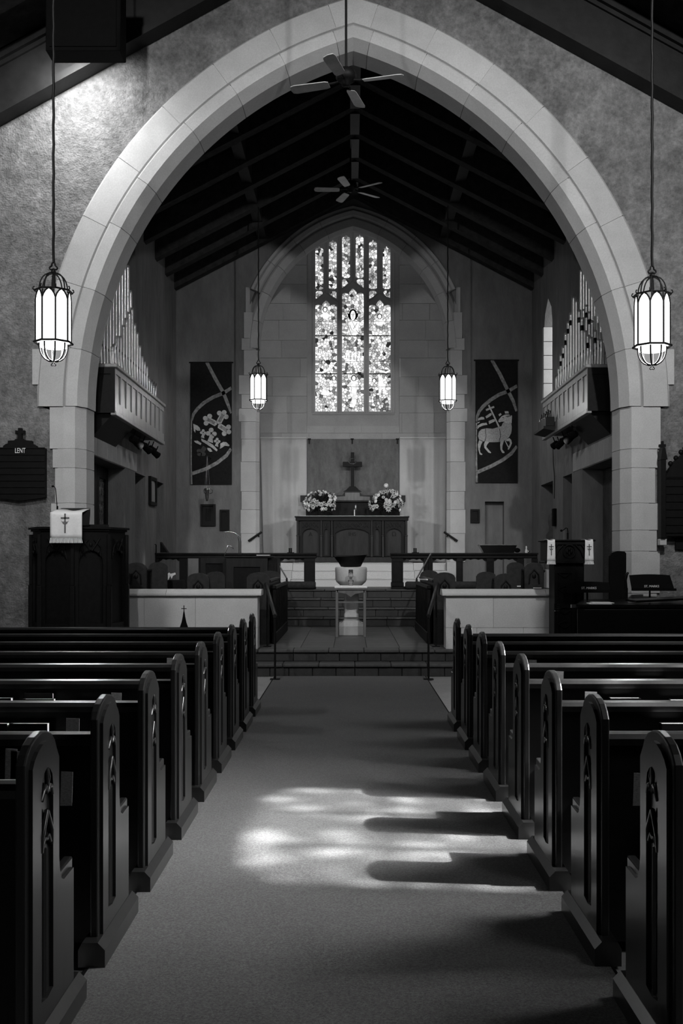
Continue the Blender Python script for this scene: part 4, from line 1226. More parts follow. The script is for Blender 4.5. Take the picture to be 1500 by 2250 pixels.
ms = empty('pulpit_reading_stand', (X_(188, 12.7), 12.7, 1.89), 'small dark slanted stand with white tag beside the pulpit cloth', 'stand')
MB().prism([(X_(180, 12.7), 1.895), (X_(195, 12.7), 1.895), (X_(181, 12.7), Z_(1124, 12.7))], 'y', 12.62, 12.78).build('slanted_board', 'matte_black', ms)
MB().box(X_(178, 12.6), X_(181.5, 12.6), 12.60, 12.62, Z_(1156, 12.6), Z_(1150, 12.6)).build('paper_tag', 'paper', ms)

# ================================================================== HYMN BOARDS
def hymn_board(px_c, D, label, right=False):
    y = D
    cx = X_(px_c, D)
    r = empty('hymn_board', (cx, y, Z_(1090, D)), label, 'sign')
    s = D / F
    def q(dx, py): return (cx + dx * s, Z_(py, D))
    if not right:
        hw = 55
        MB().prism([q(-hw, 985), q(-hw, 1093), q(0, 1101), q(hw, 1093), q(hw, 985)], 'y', y - .03, y + .06).build('board', 'oak', r)
        for i in range(8):
            py = 984 + i * 14.2
            MB().box(cx - hw * s, cx + hw * s, y - .045, y - .03, Z_(py + 2, D), Z_(py, D)).build('number_rail', 'oak', r)
        MB().prism([q(-37, 985), q(-36, 980), q(-30, 976), q(-26, 975), q(-26, 969), q(-12, 968), q(-9, 965), q(9, 965), q(12, 968), q(26, 969), q(26, 975), q(30, 976), q(36, 980), q(37, 985)], 'y', y - .035, y + .05).build('stepped_top', 'oak', r)
        for i in (-1, 0, 1): pass
        MB().prism([q(-4, 966), q(-4, 953), q(-10, 954), q(-10, 946), q(-4, 947), q(-4, 941), q(4, 941), q(4, 947), q(10, 946), q(10, 954), q(4, 953), q(4, 966)], 'y', y - .03, y + .03).build('cross', 'oak', r)
        text_obj('LENT', .095, (cx + .012, y - .052, Z_(991.5, D)), 'sign', r, .003, .62)
    else:
        hw = 62
        MB().prism([q(-hw, 1040), q(hw, 1040), q(hw, 1178), q(-hw, 1178)], 'y', y - .03, y + .06).build('board', 'oak', r)
        for i in range(8):
            py = 1050 + i * 17
            MB().box(cx - hw * s, cx + hw * s, y - .045, y - .03, Z_(py + 2, D), Z_(py, D)).build('number_rail', 'oak', r)
        MB().prism([q(-hw, 1049), q(-52, 1030), q(-44, 1016), q(-32, 1006), q(-26, 1000), q(-16, 992), q(-16, 975), q(-10, 962), q(-6, 958), q(-10, 950), q(10, 950), q(6, 958), q(10, 962), q(16, 975), q(16, 992), q(26, 1000), q(32, 1006), q(44, 1016), q(52, 1030), q(hw, 1049)], 'y', y - .05, y + .05).build('carved_gable', 'oak', r)
        for (dx, py) in ((-50, 1019), (-38, 1007), (-27, 994), (-14, 968), (50, 1019), (38, 1007), (27, 994), (14, 968)):
            MB().blob((cx + dx * s, y - .03, Z_(py, D)), .035, .03, .035, 8, 5).build('crocket', 'oak', r)
        for sg in (-1, 1):
            xc = cx + sg * 68 * s
            MB().box(xc - 5.5 * s, xc + 5.5 * s, y - .09, y + .05, Z_(1183, D), Z_(1010, D), .006).build('pinnacle_post', 'oak', r)
            MB().prism([(xc - 7 * s, Z_(1011, D)), (xc + 8 * s, Z_(1011, D)), (xc + 3 * s, Z_(985, D)), (xc - 3 * s, Z_(985, D))], 'y', y - .1, y + .05).build('pinnacle_cap', 'oak', r)
            MB().prism([(xc - 2.5 * s, Z_(986, D)), (xc - 2.5 * s, Z_(983, D)), (xc - 7 * s, Z_(983, D)), (xc - 7 * s, Z_(977, D)), (xc - 2.5 * s, Z_(977, D)), (xc - 2 * s, Z_(970, D)), (xc + 2 * s, Z_(970, D)), (xc + 2.5 * s, Z_(977, D)), (xc + 7 * s, Z_(977, D)), (xc + 7 * s, Z_(983, D)), (xc + 2.5 * s, Z_(983, D)), (xc + 2.5 * s, Z_(986, D))], 'y', y - .05, y + .0).build('pinnacle_cross', 'oak', r)
            MB().box(xc - 6 * s, xc + 9 * s, y - .05, y + .06, Z_(1198, D), Z_(1184, D), .005).build('corbel', 'stone', r)
        text_obj('LENT', .10, (cx - .015, y - .055, Z_(1062, D)), 'sign', r, .003, .62)
    return r
hymn_board(45, 13.36, 'dark hymn board reading LENT beside the left pier')
hymn_board(1521, 13.30, 'dark hymn board with carved gable and pinnacle beside the right pier', True)
sg_ = MB().box(X_(1488, 13.3), X_(1510, 13.3), 13.38, 13.42, Z_(1208, 13.4), Z_(1181, 13.4), .005).build('notice_plate', 'plaque'); tag(sg_, 'small dark plate below the right hymn board', 'plaque')

# ================================================================== LECTERN
LD = 12.85
lc = empty('lectern', (X_(1250, LD), LD + .2, 0), 'carved dark oak lectern beside the right parapet', 'lectern')
lx0, lx1 = X_(1197, LD), X_(1305, LD); lz1, lz0 = Z_(1186, LD), Z_(1238, LD)
MB().prism([(LD + .02, lz0 + .02), (LD + .02, lz1 - .02), (LD + .42, lz1 + .0), (LD + .42, lz0 + .02)], 'x', lx0 + .02, lx1 - .02).build('desk_box', 'oak', lc)
MB().box(lx0 - .01, lx1 + .015, LD - .02, LD + .44, lz1 - .02, lz1, .006).build('desk_top', 'oak', lc)
MB().box(lx0 + .0, lx1, LD - .01, LD + .42, lz0, lz0 + .03, .006).build('desk_foot', 'oak', lc)
fm = MB().plate(rect(lx0 + .02, lx1 - .02, lz0 + .03, lz1 - .03), [rect(lx0 + .09, lx1 - .09, lz0 + .06, lz1 - .06)], 'y', LD, LD + .02).build('desk_frame', 'oak', lc)
xm, zm = (lx0 + lx1) / 2, (lz0 + lz1) / 2
mb = MB()
mb.tube([(xm + .075 * math.cos(t * PI / 10), LD + .005, zm + .085 * math.sin(t * PI / 10)) for t in range(20)], .010, 6, closed=True)
for k in (-1, 1):
    mb.tube([(xm + k * .08, LD + .008, zm + .08), (xm + k * .14, LD + .0, zm + .02), (xm + k * .17, LD + .0, zm - .06), (xm + k * .24, LD + .008, zm - .085)], .010, 6)
    mb.tube([(xm + k * .24, LD + .008, zm + .085), (xm + k * .19, LD + .0, zm + .03), (xm + k * .15, LD + .0, zm + .09)], .009, 6)
    mb.blob((xm + k * .028, LD + .008, zm), .018, .012, .03, 6, 4)
mb.blob((xm, LD + .008, zm + .03), .016, .012, .022, 6, 4); mb.blob((xm, LD + .008, zm - .03), .016, .012, .022, 6, 4)
mb.build('rose_carving', 'oak', lc)
px0, px1 = X_(1219, LD), X_(1264, LD)
MB().box(px0, px1 + .12, LD + .05, LD + .40, .32, lz0, .01).build('pillar', 'oak', lc)
MB().box(px0 - .03, px1 + .16, LD + .0, LD + .44, .0, .40, .01).build('plinth', 'oak', lc)
mb = MB()
for z in (1.26, 1.06, .80, .62):
    mb.tube([(px0 + .05, LD + .045, z + .06), (px0 + .13, LD + .035, z), (px0 + .21, LD + .045, z + .06), (px0 + .13, LD + .035, z + .1), (px0 + .05, LD + .045, z + .06)], .008, 5)
mb.build('pillar_carving', 'oak', lc)
MB().plate(rect(px0, px1 + .0, .42, 1.36), [rect(px0 + .04, px1 - .04, .47, .88), rect(px0 + .04, px1 - .04, .95, 1.32)], 'y', LD + .03, LD + .05).build('pillar_panel', 'oak', lc)
for (a, b, nm) in ((1201, 1217.5, 'left'), (1283.5, 1301, 'right')):
    s_ = empty('lectern_stole', (X_(a, LD), LD, lz0), '%s white fringed stole with embroidered cross on the lectern' % nm, 'cloth', 'stoles hanging on the lectern')
    cloth_strip(X_(a, LD), X_(b, LD), LD + .2, lz1 + .006, LD - .035, lz1 + .002, Z_(1233, LD), s_, amp=.003, nfold=1.5, flare=.012)
    fringe(X_(a - .6, LD), X_(b + .6, LD), LD - .042, Z_(1233, LD), Z_(1240, LD), s_, 10, .012)
    crown_cross((X_(a, LD) + X_(b, LD)) / 2, LD - .045, Z_(1208, LD), .62, 'embroid', s_)
mc = empty('lectern_microphone', (X_(1246, LD), LD + .2, lz1), 'black bent microphone standing on the lectern', 'microphone')
q = [P(1247, 1185, LD + .15), P(1247, 1168, LD + .15), P(1246, 1161, LD + .15), P(1243, 1160, LD + .15), P(1237, 1165, LD + .15), P(1233, 1166, LD + .15)]
MB().tube(q, .006, 6).build('gooseneck', 'matte_black', mc)
MB().tube([q[0], q[0] + Vector((0, 0, .08))], .011, 8).build('socket', 'matte_black', mc)
MB().blob(q[-1], .018, .015, .015, 8, 6).build('capsule', 'matte_black', mc)

# ================================================================== PIANO AND MUSIC STANDS
pn = empty('grand_piano', (3.3, 11.6, 0), 'black lacquered grand piano with closed lid on the right', 'piano')
y0, y1 = 11.1, 12.75
xl = X_(1264, 11.1)
rim = [(xl + .03, y0 + .05), (xl + .10, y0), (4.5, y0), (4.5, y0 + .45), (4.25, y0 + .8), (3.6, y0 + 1.15), (3.35, y0 + 1.45), (xl + .50, y0 + 1.5), (xl + .42, y0 + 1.4)]
MB().prism(rim, 'z', .62, .955).build('rim', 'gloss_black', pn, bevel=.008)
lid = [(a - (.02 if a < 3 else 0), b - (.02 if b < y0 + .2 else 0)) for a, b in rim]
MB().prism(lid, 'z', .985, 1.005).build('lid', 'gloss_black', pn)
xs0 = X_(1392, 11.3)
MB().prism([(xs0, 1.02), (4.5, 1.09), (4.5, 1.11), (xs0, 1.045)], 'y', y0 + .1, y0 + .55).build('lid_front_flap', 'gloss_black', pn)
for (x, y) in ((xl + .15, y0 + .15), (4.35, y0 + .2), (xl + .62, y0 + 1.3)):
    MB().box(x - .06, x + .06, y - .06, y + .06, .08, .62, .012).build('leg', 'gloss_black', pn)
    MB().lathe([(.02, 0), (.035, .02), (.035, .05), (.02, .08)], 10, (x, y, 0)).build('caster', 'brass', pn)
MB().box(xl + .3, xl + .42, y0 + .02, y0 + .14, .1, .62).build('pedal_lyre', 'gloss_black', pn)
MB().box(xl + .02, 4.3, y0 + .3, y0 + .34, .955, .99).build('lid_hinge', 'brass', pn)
for i, (a, b, y) in enumerate(((1290, 1337, 11.28), (1298, 1342, 11.33))):
    o = MB().prism([(X_(a, y), y - .10), (X_(b, y), y - .14), (X_(b + 2, y), y + .12), (X_(a + 4, y), y + .14)], 'z', 1.006 + i * .008, 1.012 + i * .008).build('sheet_music', 'paper')
    tag(o, ('lower' if i == 0 else 'upper') + ' sheet of music lying on the piano lid', 'paper', 'sheets on the piano')
def music_stand(px0, px1, py0, py1, D, label, txt=True, m='matte_black', skew=6):
    x0, x1 = X_(px0, D), X_(px1, D); z1, z0 = Z_(py0, D), Z_(py1, D)
    r = empty('music_stand', ((x0 + x1) / 2, D + .05, 0), label, 'music stand', 'music stands by the piano')
    s = D / F
    desk = []
    n = 8
    for i in range(n + 1):
        u = i / n; desk.append((x0 + skew * s * 0 + (x1 - skew * s * 0 - x0) * u, z1 - .012 * (2 * u - 1) ** 2))
    outline = [(x1 + skew * s, z0 + .03), (x0 + skew * .4 * s, z0 + .03)] + desk
    mb = MB().prism(outline, 'y', 0, .006)
    # lean the desk back a little
    mb.v = [(x, D + t + (z - z0) * .35, z) for (x, t, z) in mb.v]
    mb.build('desk', m, r)
    MB().box(x0 + skew * .4 * s, x1 + skew * s + .01, D - .055, D + .015, z0, z0 + .03).build('ledge', m, r)
    xm = (x0 + x1) / 2
    MB().tube([(xm, D + .06, 0), (xm, D + .06, z0 + .05)], .012, 8).build('shaft', m, r)
    for k in range(3):
        a = 2 * PI * k / 3 + .4
        MB().tube([(xm, D + .06, .12), (xm + .25 * math.cos(a), D + .06 + .25 * math.sin(a), .01)], .009, 6).build('leg', m, r)
    if txt: text_obj('ST. MARKS', .040, (x0 + (x1 - x0) * .52, D + .010, z0 + .055), 'sign', r, .0015, 1.0, name='stencilled_name')
    return r
music_stand(1385, 1475, 1262, 1298, 12.95, 'black music stand stencilled ST. MARKS in front of the right pier')
music_stand(1245, 1339, 1278, 1302, 12.72, 'dark music stand lying flatter between lectern and piano', m='matte_black', skew=2)
ch = empty('chair', (X_(1355, 13.1), 13.15, 0), 'black chair with tall rounded back behind the piano', 'chair')
cx0, cx1 = X_(1338, 13.15), X_(1374, 13.15)
MB().prism([(cx0, .45), (cx1, .45), (cx1, Z_(1216, 13.15)), (cx1 - .02, Z_(1212, 13.15)), ((cx0 + cx1) / 2, Z_(1211, 13.15)), (cx0 + .04, Z_(1214, 13.15)), (cx0, Z_(1222, 13.15))], 'y', 13.12, 13.18).build('backrest', 'matte_black', ch)
MB().box(cx0, cx1 + .2, 12.95, 13.18, .42, .47).build('seat', 'matte_black', ch)
for a in (cx0 + .02, cx1 + .18):
    for b in (12.97, 13.16): MB().box(a - .015, a + .015, b - .015, b + .015, 0 if b < 13 else .166, .42).build('leg', 'matte_black', ch)
mk = empty('shiny_figure', (X_(1377, 12.6), 12.6, 0), 'small dark shiny figure on a stand beside the music stand', 'lamp')  # dark shiny figure of unclear kind, its lamp form only guessed
MB().tube([P(1375, 1295, 12.6), P(1374, 1275, 12.6), P(1376, 1262, 12.6), P(1380, 1258, 12.6)], [.02, .016, .02, .012], 8).build('figure_shape', 'gloss_black', mk)
MB().tube([(X_(1377, 12.6), 12.6, 0), P(1377, 1292, 12.6)], .012, 8).build('stand', 'matte_black', mk)
MB().lathe([(.10, 0), (.10, .02), (.02, .03)], 14, (X_(1377, 12.6), 12.6, 0)).build('base', 'matte_black', mk)
bell = empty('ribbed_post', (X_(1221, 12.75), 12.75, 0), 'thin dark post with bright metal ribs at the right parapet end', 'post')
MB().box(X_(1217, 12.75), X_(1222, 12.75), 12.72, 12.76, 0, Z_(1326, 12.75)).build('post', 'matte_black', bell)
for k in range(4):
    MB().box(X_(1217 + k * 1.5, 12.75), X_(1226 + k * .6, 12.75), 12.69, 12.74, Z_(1343 - k * 4.5, 12.75), Z_(1340.5 - k * 4.5, 12.75)).build('metal_rib', 'chrome', bell)

# ---- small spired cross standing behind the front pews
fc = empty('cross_spire', (X_(404, 11.0), 11.0, 0), 'slender dark spire topped by a small cross before the left parapet', 'cross')
xs, ys = X_(404, 11.0), 11.0
MB().lathe([(.16, 0), (.16, .04), (.05, .08), (.045, .70), (.055, .72), (.052, .745), (.026, .82), (.014, .88), (.006, .935)], 8, (xs, ys, 0), smooth=False).build('spire', 'matte_black', fc)
MB().box(xs - .004, xs + .004, ys - .004, ys + .004, .93, 1.0).box(xs - .028, xs + .028, ys - .004, ys + .004, .962, .970).build('cross', 'matte_black', fc)

# ================================================================== CHOIR STALLS
def stall_end_poly(w, h, z0):
    n = 8
    pts = [(-w / 2, z0), (-w / 2, z0 + h - .07)]
    for i in range(n + 1):
        t = PI - PI * i / n
        pts.append((w / 2 * .96 * math.cos(t), z0 + h - .07 + .07 * math.sin(t)))
    return pts + [(w / 2, z0 + h - .07), (w / 2, z0)]
def stall(xc, y0, y1, ztop, label, w=.30, desk_side=0, back_slope=True):
    r = empty('choir_stall', (xc, (y0 + y1) / 2, ZC), label, 'choir stall', 'choir stalls in the chancel')
    for k, y in enumerate((y0, y1)):
        e = MB().prism([(xc + a, c) for a, c in stall_end_poly(w, ztop - ZC, ZC)], 'y', y - .03, y + .03).build('stall_end', 'upholstery', r)
        if k == 0:
            mb = MB()
            mb.tube([(xc - .07, y - .032, ztop - .30), (xc - .06, y - .035, ztop - .17), (xc, y - .036, ztop - .10), (xc + .06, y - .035, ztop - .17), (xc + .07, y - .032, ztop - .30)], .012, 6)
            mb.blob((xc, y - .034, ztop - .19), .03, .01, .035, 8, 5)
            mb.build('end_carving', 'oak', e)
    sd = desk_side
    MB().prism([(xc - .10, ZC + .42), (xc + .10, ZC + .42), (xc + .10, ZC + .46), (xc - .10, ZC + .46)], 'y', y0 + .03, y1 - .03).build('seat', 'oak', r)
    MB().prism([(xc + sd * .10, ZC), (xc + sd * .13, ZC), (xc + sd * .15, ztop - .12), (xc + sd * .12, ztop - .12)], 'y', y0 + .03, y1 - .03).build('back_panel', 'oak', r)
    MB().box(xc + sd * .09, xc + sd * .17, y0 + .03, y1 - .03, ztop - .14, ztop - .10, .01).build('book_ledge', 'upholstery', r)
    return r
stall(X_(567, 14.1), 14.1, 16.2, 1.315, 'choir desk beside the left of the chancel passage', .31, 1)
stall(X_(436, 14.1), 14.1, 15.9, 1.305, 'choir stall behind the middle of the left parapet', .30, -1)
stall(X_(300, 14.1), 14.1, 15.7, 1.45, 'tall choir stall next to the pulpit', .28, -1)
stall(X_(976, 14.1), 14.1, 16.8, 1.315, 'choir desk beside the right of the chancel passage', .30, -1)
stall(X_(1110, 14.1), 14.1, 16.1, 1.30, 'choir stall behind the middle of the right parapet', .31, 1)
stall(X_(1172, 14.3), 14.3, 15.9, 1.45, 'tall choir stall next to the lectern', .26, 1)
# open balustrade fronts facing the passage
for sg, nm in ((-1, 'left'), (1, 'right')):
    x = sg * 1.055 + (.04 if sg > 0 else 0)
    r = empty('choir_balustrade', (x, 15.8, ZC), 'dark open choir front along the %s of the chancel passage' % nm, 'balustrade')
    MB().box(x - .03, x + .03, 14.2, 16.85, 1.08, 1.13, .01).build('top_rail', 'oak', r)
    MB().box(x - .03, x + .03, 14.2, 16.85, ZC, ZC + .16, .008).build('bottom_rail', 'oak', r)
    for k in range(11):
        y = 14.25 + k * .25
        MB().box(x - .022, x + .022, y - .03, y + .03, ZC + .16, 1.08, .005).build('baluster', 'oak', r)
    MB().box(x + sg * .02, x + sg * .04, 14.25, 16.8, ZC + .16, 1.08).build('back_board', 'oak', r)
# books and papers on the choir desks
def flat_book(px, py, D, w, d, label, m='paper', t=.02, rz=.0):
    p = P(px, py, D)
    r = empty('song_book', p, label, 'book', 'song books on the choir desks')
    c, s = math.cos(rz), math.sin(rz)
    def q(a, b): return (p.x + a * c - b * s, p.y + a * s + b * c)
    MB().prism([q(-w / 2, -d / 2), q(w / 2, -d / 2), q(w / 2, d / 2), q(-w / 2, d / 2)], 'z', p.z, p.z + .004).build('cover', 'book', r)
    MB().prism([q(-w / 2 + .004, -d / 2), q(w / 2 - .004, -d / 2), q(w / 2 - .004, d / 2 - .004), q(-w / 2 + .004, d / 2 - .004)], 'z', p.z + .004, p.z + t).build('pages', m, r)
flat_book(943, 1275, 15.0, .20, .30, 'open white song book on the right choir desk', rz=.25)
flat_book(1138, 1290, 14.2, .07, .05, 'small pale booklet behind the right parapet')
flat_book(1180, 1294, 13.55, .11, .06, 'white paper lying on the right parapet end')
flat_book(585, 1284, 14.6, .16, .20, 'dark song book on the left choir desk', m='book')
sh = empty('bell_cluster', (X_(377, 16.2), 16.2, ZC), 'bright white crumpled papers between the left choir stalls', 'papers')
MB().prism([P(366, 1262, 16.2).xz, P(372, 1258, 16.2).xz, P(376, 1262, 16.2).xz, P(369, 1275, 16.2).xz], 'y', 16.19, 16.2).build('sheet', 'paper', sh)
MB().prism([P(374, 1261, 16.2).xz, P(386, 1258, 16.2).xz, P(387, 1262, 16.2).xz, P(381, 1265, 16.2).xz, P(378, 1272, 16.2).xz], 'y', 16.15, 16.16).build('sheet', 'paper', sh)
MB().box(X_(362, 16.2), X_(400, 16.2), 16.16, 16.5, ZC, Z_(1275, 16.2)).build('crate', 'oak', sh)
sh['label'] = 'white sheets in a dark box between the left choir stalls'; sh['category'] = 'papers'; sh.name = 'sheet_box'

# ================================================================== ORGAN CONSOLE
oc_ = empty('organ_console', (X_(550, 16.6), 16.7, ZC), 'panelled oak organ console behind the left parapet', 'organ console')
D = 16.4
ox0, ox1 = X_(497, D), X_(588, D); oz1 = Z_(1221, D)
MB().box(ox0, ox1, D, D + .7, ZC, oz1 - .03).build('body', 'oak', oc_)
MB().box(ox0 - .03, ox1 + .06, D - .04, D + .75, oz1 - .03, oz1, .006).build('top', 'oak_mid', oc_)
MB().plate(rect(ox0, ox1, ZC, oz1 - .04), [rect(ox0 + .12, ox1 - .12, ZC + .1, oz1 - .18)], 'y', D - .025, D).build('back_frame', 'oak_mid', oc_)
MB().box(X_(441, D + .3), ox0, D + .3, D + .7, ZC, Z_(1226, D + .3)).build('side_desk', 'oak', oc_)
MB().plate(rect(X_(441, D + .3), ox0, ZC, Z_(1226, D + .3)), [rect(X_(452, D + .3), ox0 - .09, ZC + .2, Z_(1238, D + .3))], 'y', D + .275, D + .3).build('side_frame', 'oak_mid', oc_)
for k in range(6):
    x = ox1 + .01 + k * .022
    MB().box(x, x + .012, D + .02, D + .05, ZC + .3, oz1 - .12).build('grille_slat', 'oak_mid', oc_)
MB().box(ox1, ox1 + .15, D + .05, D + .6, ZC, oz1 - .04).build('side_cheek', 'oak', oc_)
ml = empty('music_rack_lamp', P(523, 1222, D + .2), 'curved chrome lamp and wire music rack on the organ console', 'lamp')
for dx in (0, 4):
    MB().tube([P(525 + dx, 1222, D + .3), P(525 + dx, 1190, D + .3), P(522 + dx, 1178, D + .3), P(516 + dx * .5, 1171, D + .3), P(505, 1168, D + .3), P(491, 1168.5, D + .3)], .008, 6).build('chrome_arm', 'chrome', ml)
MB().tube([P(492, 1224, D), P(500, 1199, D), P(508, 1200, D), P(513, 1206, D)], .009, 6).build('rack_wire', 'chrome', ml)
MB().box(X_(508, D), X_(538, D), D + .02, D + .2, oz1 + .001, oz1 + .02).build('rack_foot', 'matte_black', ml)
MB().box(X_(563, D), X_(592, D), D + .02, D + .2, oz1 + .001, oz1 + .014).build('score', 'paper', ml)

# ================================================================== COMMUNION RAILS
def comm_rail(x0, x1, posts, label, gate_end):
    y = 18.98
    r = empty('communion_rail', ((x0 + x1) / 2, y, ZS), label, 'communion rail')
    zt = Z_(1215, 18.9)
    MB().prism([(y - .10, zt - .03), (y - .10, zt - .008), (y - .085, zt), (y + .085, zt), (y + .10, zt - .008), (y + .10, zt - .03)], 'x', x0, x1).build('top_rail', 'oak', r)
    MB().box(x0 + .01, x1 - .01, y - .06, y + .06, zt - .10, zt - .03, .006).build('under_rail', 'oak', r)
    MB().box(x0 + .02, x1 - .02, y - .05, y + .05, ZS, ZS + .05, .006).build('sill', 'oak', r)
    for (a, b) in posts:
        xa, xb = X_(a, y), X_(b, y)
        p = MB().box(xa, xb, y - .05, y + .05, ZS + .05, zt - .10, .006).build('post', 'oak', r)
        MB().box(xa - .012, xb + .012, y - .06, y + .06, ZS + .05, ZS + .13, .006).build('post_foot', 'oak', p)
        MB().plate(rect(xa + .0, xb - .0, ZS + .14, zt - .12), [rect(xa + .02, xb - .02, ZS + .18, zt - .16)], 'y', y - .06, y - .05).build('post_panel', 'oak', p)
    xs = [x0] + [v for a, b in posts for v in (X_(a, y), X_(b, y))] + [x1]
    xs.sort()
    for a, b in zip(xs[:-1], xs[1:]):
        if b - a < .25: continue
        n = max(3, int((b - a) / .14)); pts = [(a, zt - .10)]
        sc = []
        for i in range(n):
            for k in range(5):
                u = (i + k / 4.0) / n
                sc.append((a + (b - a) * u, zt - .112 - .016 * (1 - math.sin(PI * k / 4)) - (.03 if (i == 0 and k < 2) or (i == n - 1 and k > 2) else 0)))
        MB().plate([(a, zt - .098)] + sc + [(b, zt - .098)], [], 'y', y - .015, y + .015).build('scalloped_valance', 'oak', r)
        xmid = (a + b) / 2
        if b - a > .6: MB().tube([(xmid, y, ZS + .05), (xmid, y, zt - .11)], .02, 8).build('iron_baluster', 'iron', r)
    return r
comm_rail(X_(330, 18.9), X_(696, 18.9), [(333, 350), (395, 412), (437, 450), (600, 616), (668, 692)], 'carved oak communion rail left of the altar steps', 1)
comm_rail(X_(857, 18.9), X_(1182, 18.9), [(860, 885), (930, 950), (1002, 1016), (1068, 1084), (1135, 1150), (1168, 1180)], 'carved oak communion rail right of the altar steps', -1)
for (a, b, lab) in ((628, 693, 'left of the opening'), (890, 925, 'right of the opening'), (995, 1060, 'behind the right choir stalls')):
    y = 18.80
    MBx = MB().tube([(X_(a, y), y - .02, ZS + .075), (X_(a, y) + .03, y - .02, ZS + .075), (X_(b, y) - .03, y - .02, ZS + .075), (X_(b, y), y - .02, ZS + .075)], [.05, .072, .072, .05], 12)
    o = MBx.build('kneeler_cushion', 'cushion'); tag(o, 'dark long kneeler cushion at the communion rail, ' + lab, 'cushion', 'kneeler cushions')
zt = Z_(1215, 18.9)
def cup_pair(px, label):
    r = empty('rail_cup_holder', (X_(px, 19), 19.0, zt), label, 'holder', 'cup holders on the communion rail')
    MB().box(X_(px - 6, 19), X_(px + 9, 19), 18.95, 19.04, zt, zt + .012).build('tray', 'matte_black', r)
    for dx in (-1.5, 2.5):
        MB().lathe([(.014, .012), (.012, .07), (.016, .085), (.010, .09)], 8, (X_(px + dx, 19), 19.0, zt)).build('holder_tube', 'matte_black', r)
cup_pair(637, 'pair of small dark holders on the left communion rail')
cup_pair(911, 'pair of small dark holders on the right communion rail')
bx = empty('collection_tray', (X_(1095, 19.2), 19.1, zt), 'dark tray box with pale rim on the right communion rail', 'tray')
MB().prism([(X_(1062, 19), zt + .002), (X_(1128, 19), zt + .002), (X_(1134, 19), zt + .14), (X_(1053, 19), zt + .14)], 'y', 18.95, 19.2).build('tray_body', 'gloss_black', bx)
MB().box(X_(1052, 19), X_(1135, 19), 18.93, 19.22, zt + .14, zt + .155, .004).build('tray_rim', 'oak_light', bx)
MB().blob((X_(1136, 19), 19.0, zt + .05), .06, .05, .045, 8, 5).build('side_bundle', 'matte_black', bx)
fg = empty('small_figurine', (X_(1156, 19), 19.0, zt), 'tiny white figurine at the right end of the communion rail', 'figurine')
MB().lathe([(.025, 0), (.03, .02), (.02, .06), (.012, .09), (.018, .11), (.008, .13)], 8, (X_(1156, 19), 19.0, zt)).build('body', 'paper', fg)
MB().blob((X_(1160, 19), 18.99, zt + .03), .03, .02, .02, 8, 5).build('base_rock', 'brass', fg)

# ================================================================== FONT, FONT TABLE
fo = empty('stone_font', (X_(771, 15.95), 15.95, ZC), 'pale round stone font on a square pedestal in the chancel', 'font')
fx, fy = X_(771, 15.95), 15.95
s = fy / F
MB().box(fx - 26 * s, fx + 27 * s, fy - .19, fy + .19, ZC, Z_(1375, fy), .006).build('base', 'stone_dull', fo)
MB().prism([(fx - 26 * s, Z_(1375, fy)), (fx + 27 * s, Z_(1375, fy)), (fx + 27 * s, Z_(1369, fy)), (fx + 20 * s, Z_(1366, fy)), (fx + 17 * s, Z_(1362, fy)), (fx - 16 * s, Z_(1362, fy)), (fx - 19 * s, Z_(1366, fy)), (fx - 26 * s, Z_(1369, fy))], 'y', fy - .19, fy + .19).build('base_moulding', 'stone', fo)
MB().box(fx - 15.5 * s, fx + 16.5 * s, fy - .11, fy + .11, Z_(1362, fy), Z_(1296, fy), .008).build('shaft', 'stone', fo)
MB().lathe([(.115, Z_(1300, fy)), (.14, Z_(1293, fy)), (.16, Z_(1287, fy)), (.225, Z_(1279, fy)), (.243, Z_(1274, fy)), (.247, Z_(1252, fy)), (.247, Z_(1248, fy)), (.235, Z_(1246, fy)), (.05, Z_(1246, fy))], 32, (fx, fy, 0)).build('basin', 'stone', fo)
lid_ = empty('font_bowl', (fx, fy, Z_(1246, fy)), 'dark wide wooden bowl resting on the stone font', 'bowl')
zb0 = Z_(1246, fy) + .001
mb = MB().lathe([(.10, 0), (.155, .006), (.185, .06), (.22, .12), (.253, .165), (.258, .172), (.245, .172), (.21, .125), (.17, .06), (.10, .03), (.01, .025)], 28, (fx - .005, fy, zb0))
mb.v = [(x, y, z + (.018 * (x - fx) / .25 if z > zb0 + .1 else 0)) for x, y, z in mb.v]
mb.build('bowl', 'font_bowl', lid_) if 'font_bowl' in M else mb.build('bowl', 'oak', lid_)
tb = empty('oil_table', (X_(770.5, 15.4), 15.45, ZC), 'small oak table with white top in front of the font', 'table')
tx, ty = X_(770.5, 15.4), 15.42; s = ty / F
zt_ = Z_(1287, ty)
MB().box(tx - 34 * s, tx + 34 * s, ty - .02, ty + .22, zt_ - .06, zt_ - .035).build('table_top', 'oak_light', tb)
MB().box(tx - 36 * s, tx + 36 * s, ty - .03, ty + .23, zt_ - .036, zt_, .006).build('white_cover', 'cloth', tb)
MB().prism([(tx - 30 * s, zt_ - .06), (tx - 30 * s, zt_ - .10), (tx - 10 * s, zt_ - .12), (tx, zt_ - .17), (tx + 10 * s, zt_ - .12), (tx + 30 * s, zt_ - .10), (tx + 30 * s, zt_ - .06)], 'y', ty, ty + .015).build('shaped_apron', 'oak_light', tb)
for a in (-1, 1):
    for b in (0, .18):
        MB().box(tx + a * 33.5 * s, tx + a * 27.5 * s, ty + b, ty + b + .035, ZC, zt_ - .06, .004).build('leg', 'oak_light', tb)
MB().box(tx - 28 * s, tx + 28 * s, ty + .008, ty + .028, Z_(1325, ty), Z_(1321.5, ty)).build('stretcher', 'oak_light', tb)
ol = empty('glass_oil_lamp', (tx, ty + .1, zt_), 'small clear glass lamp with cross on the little table', 'lamp')
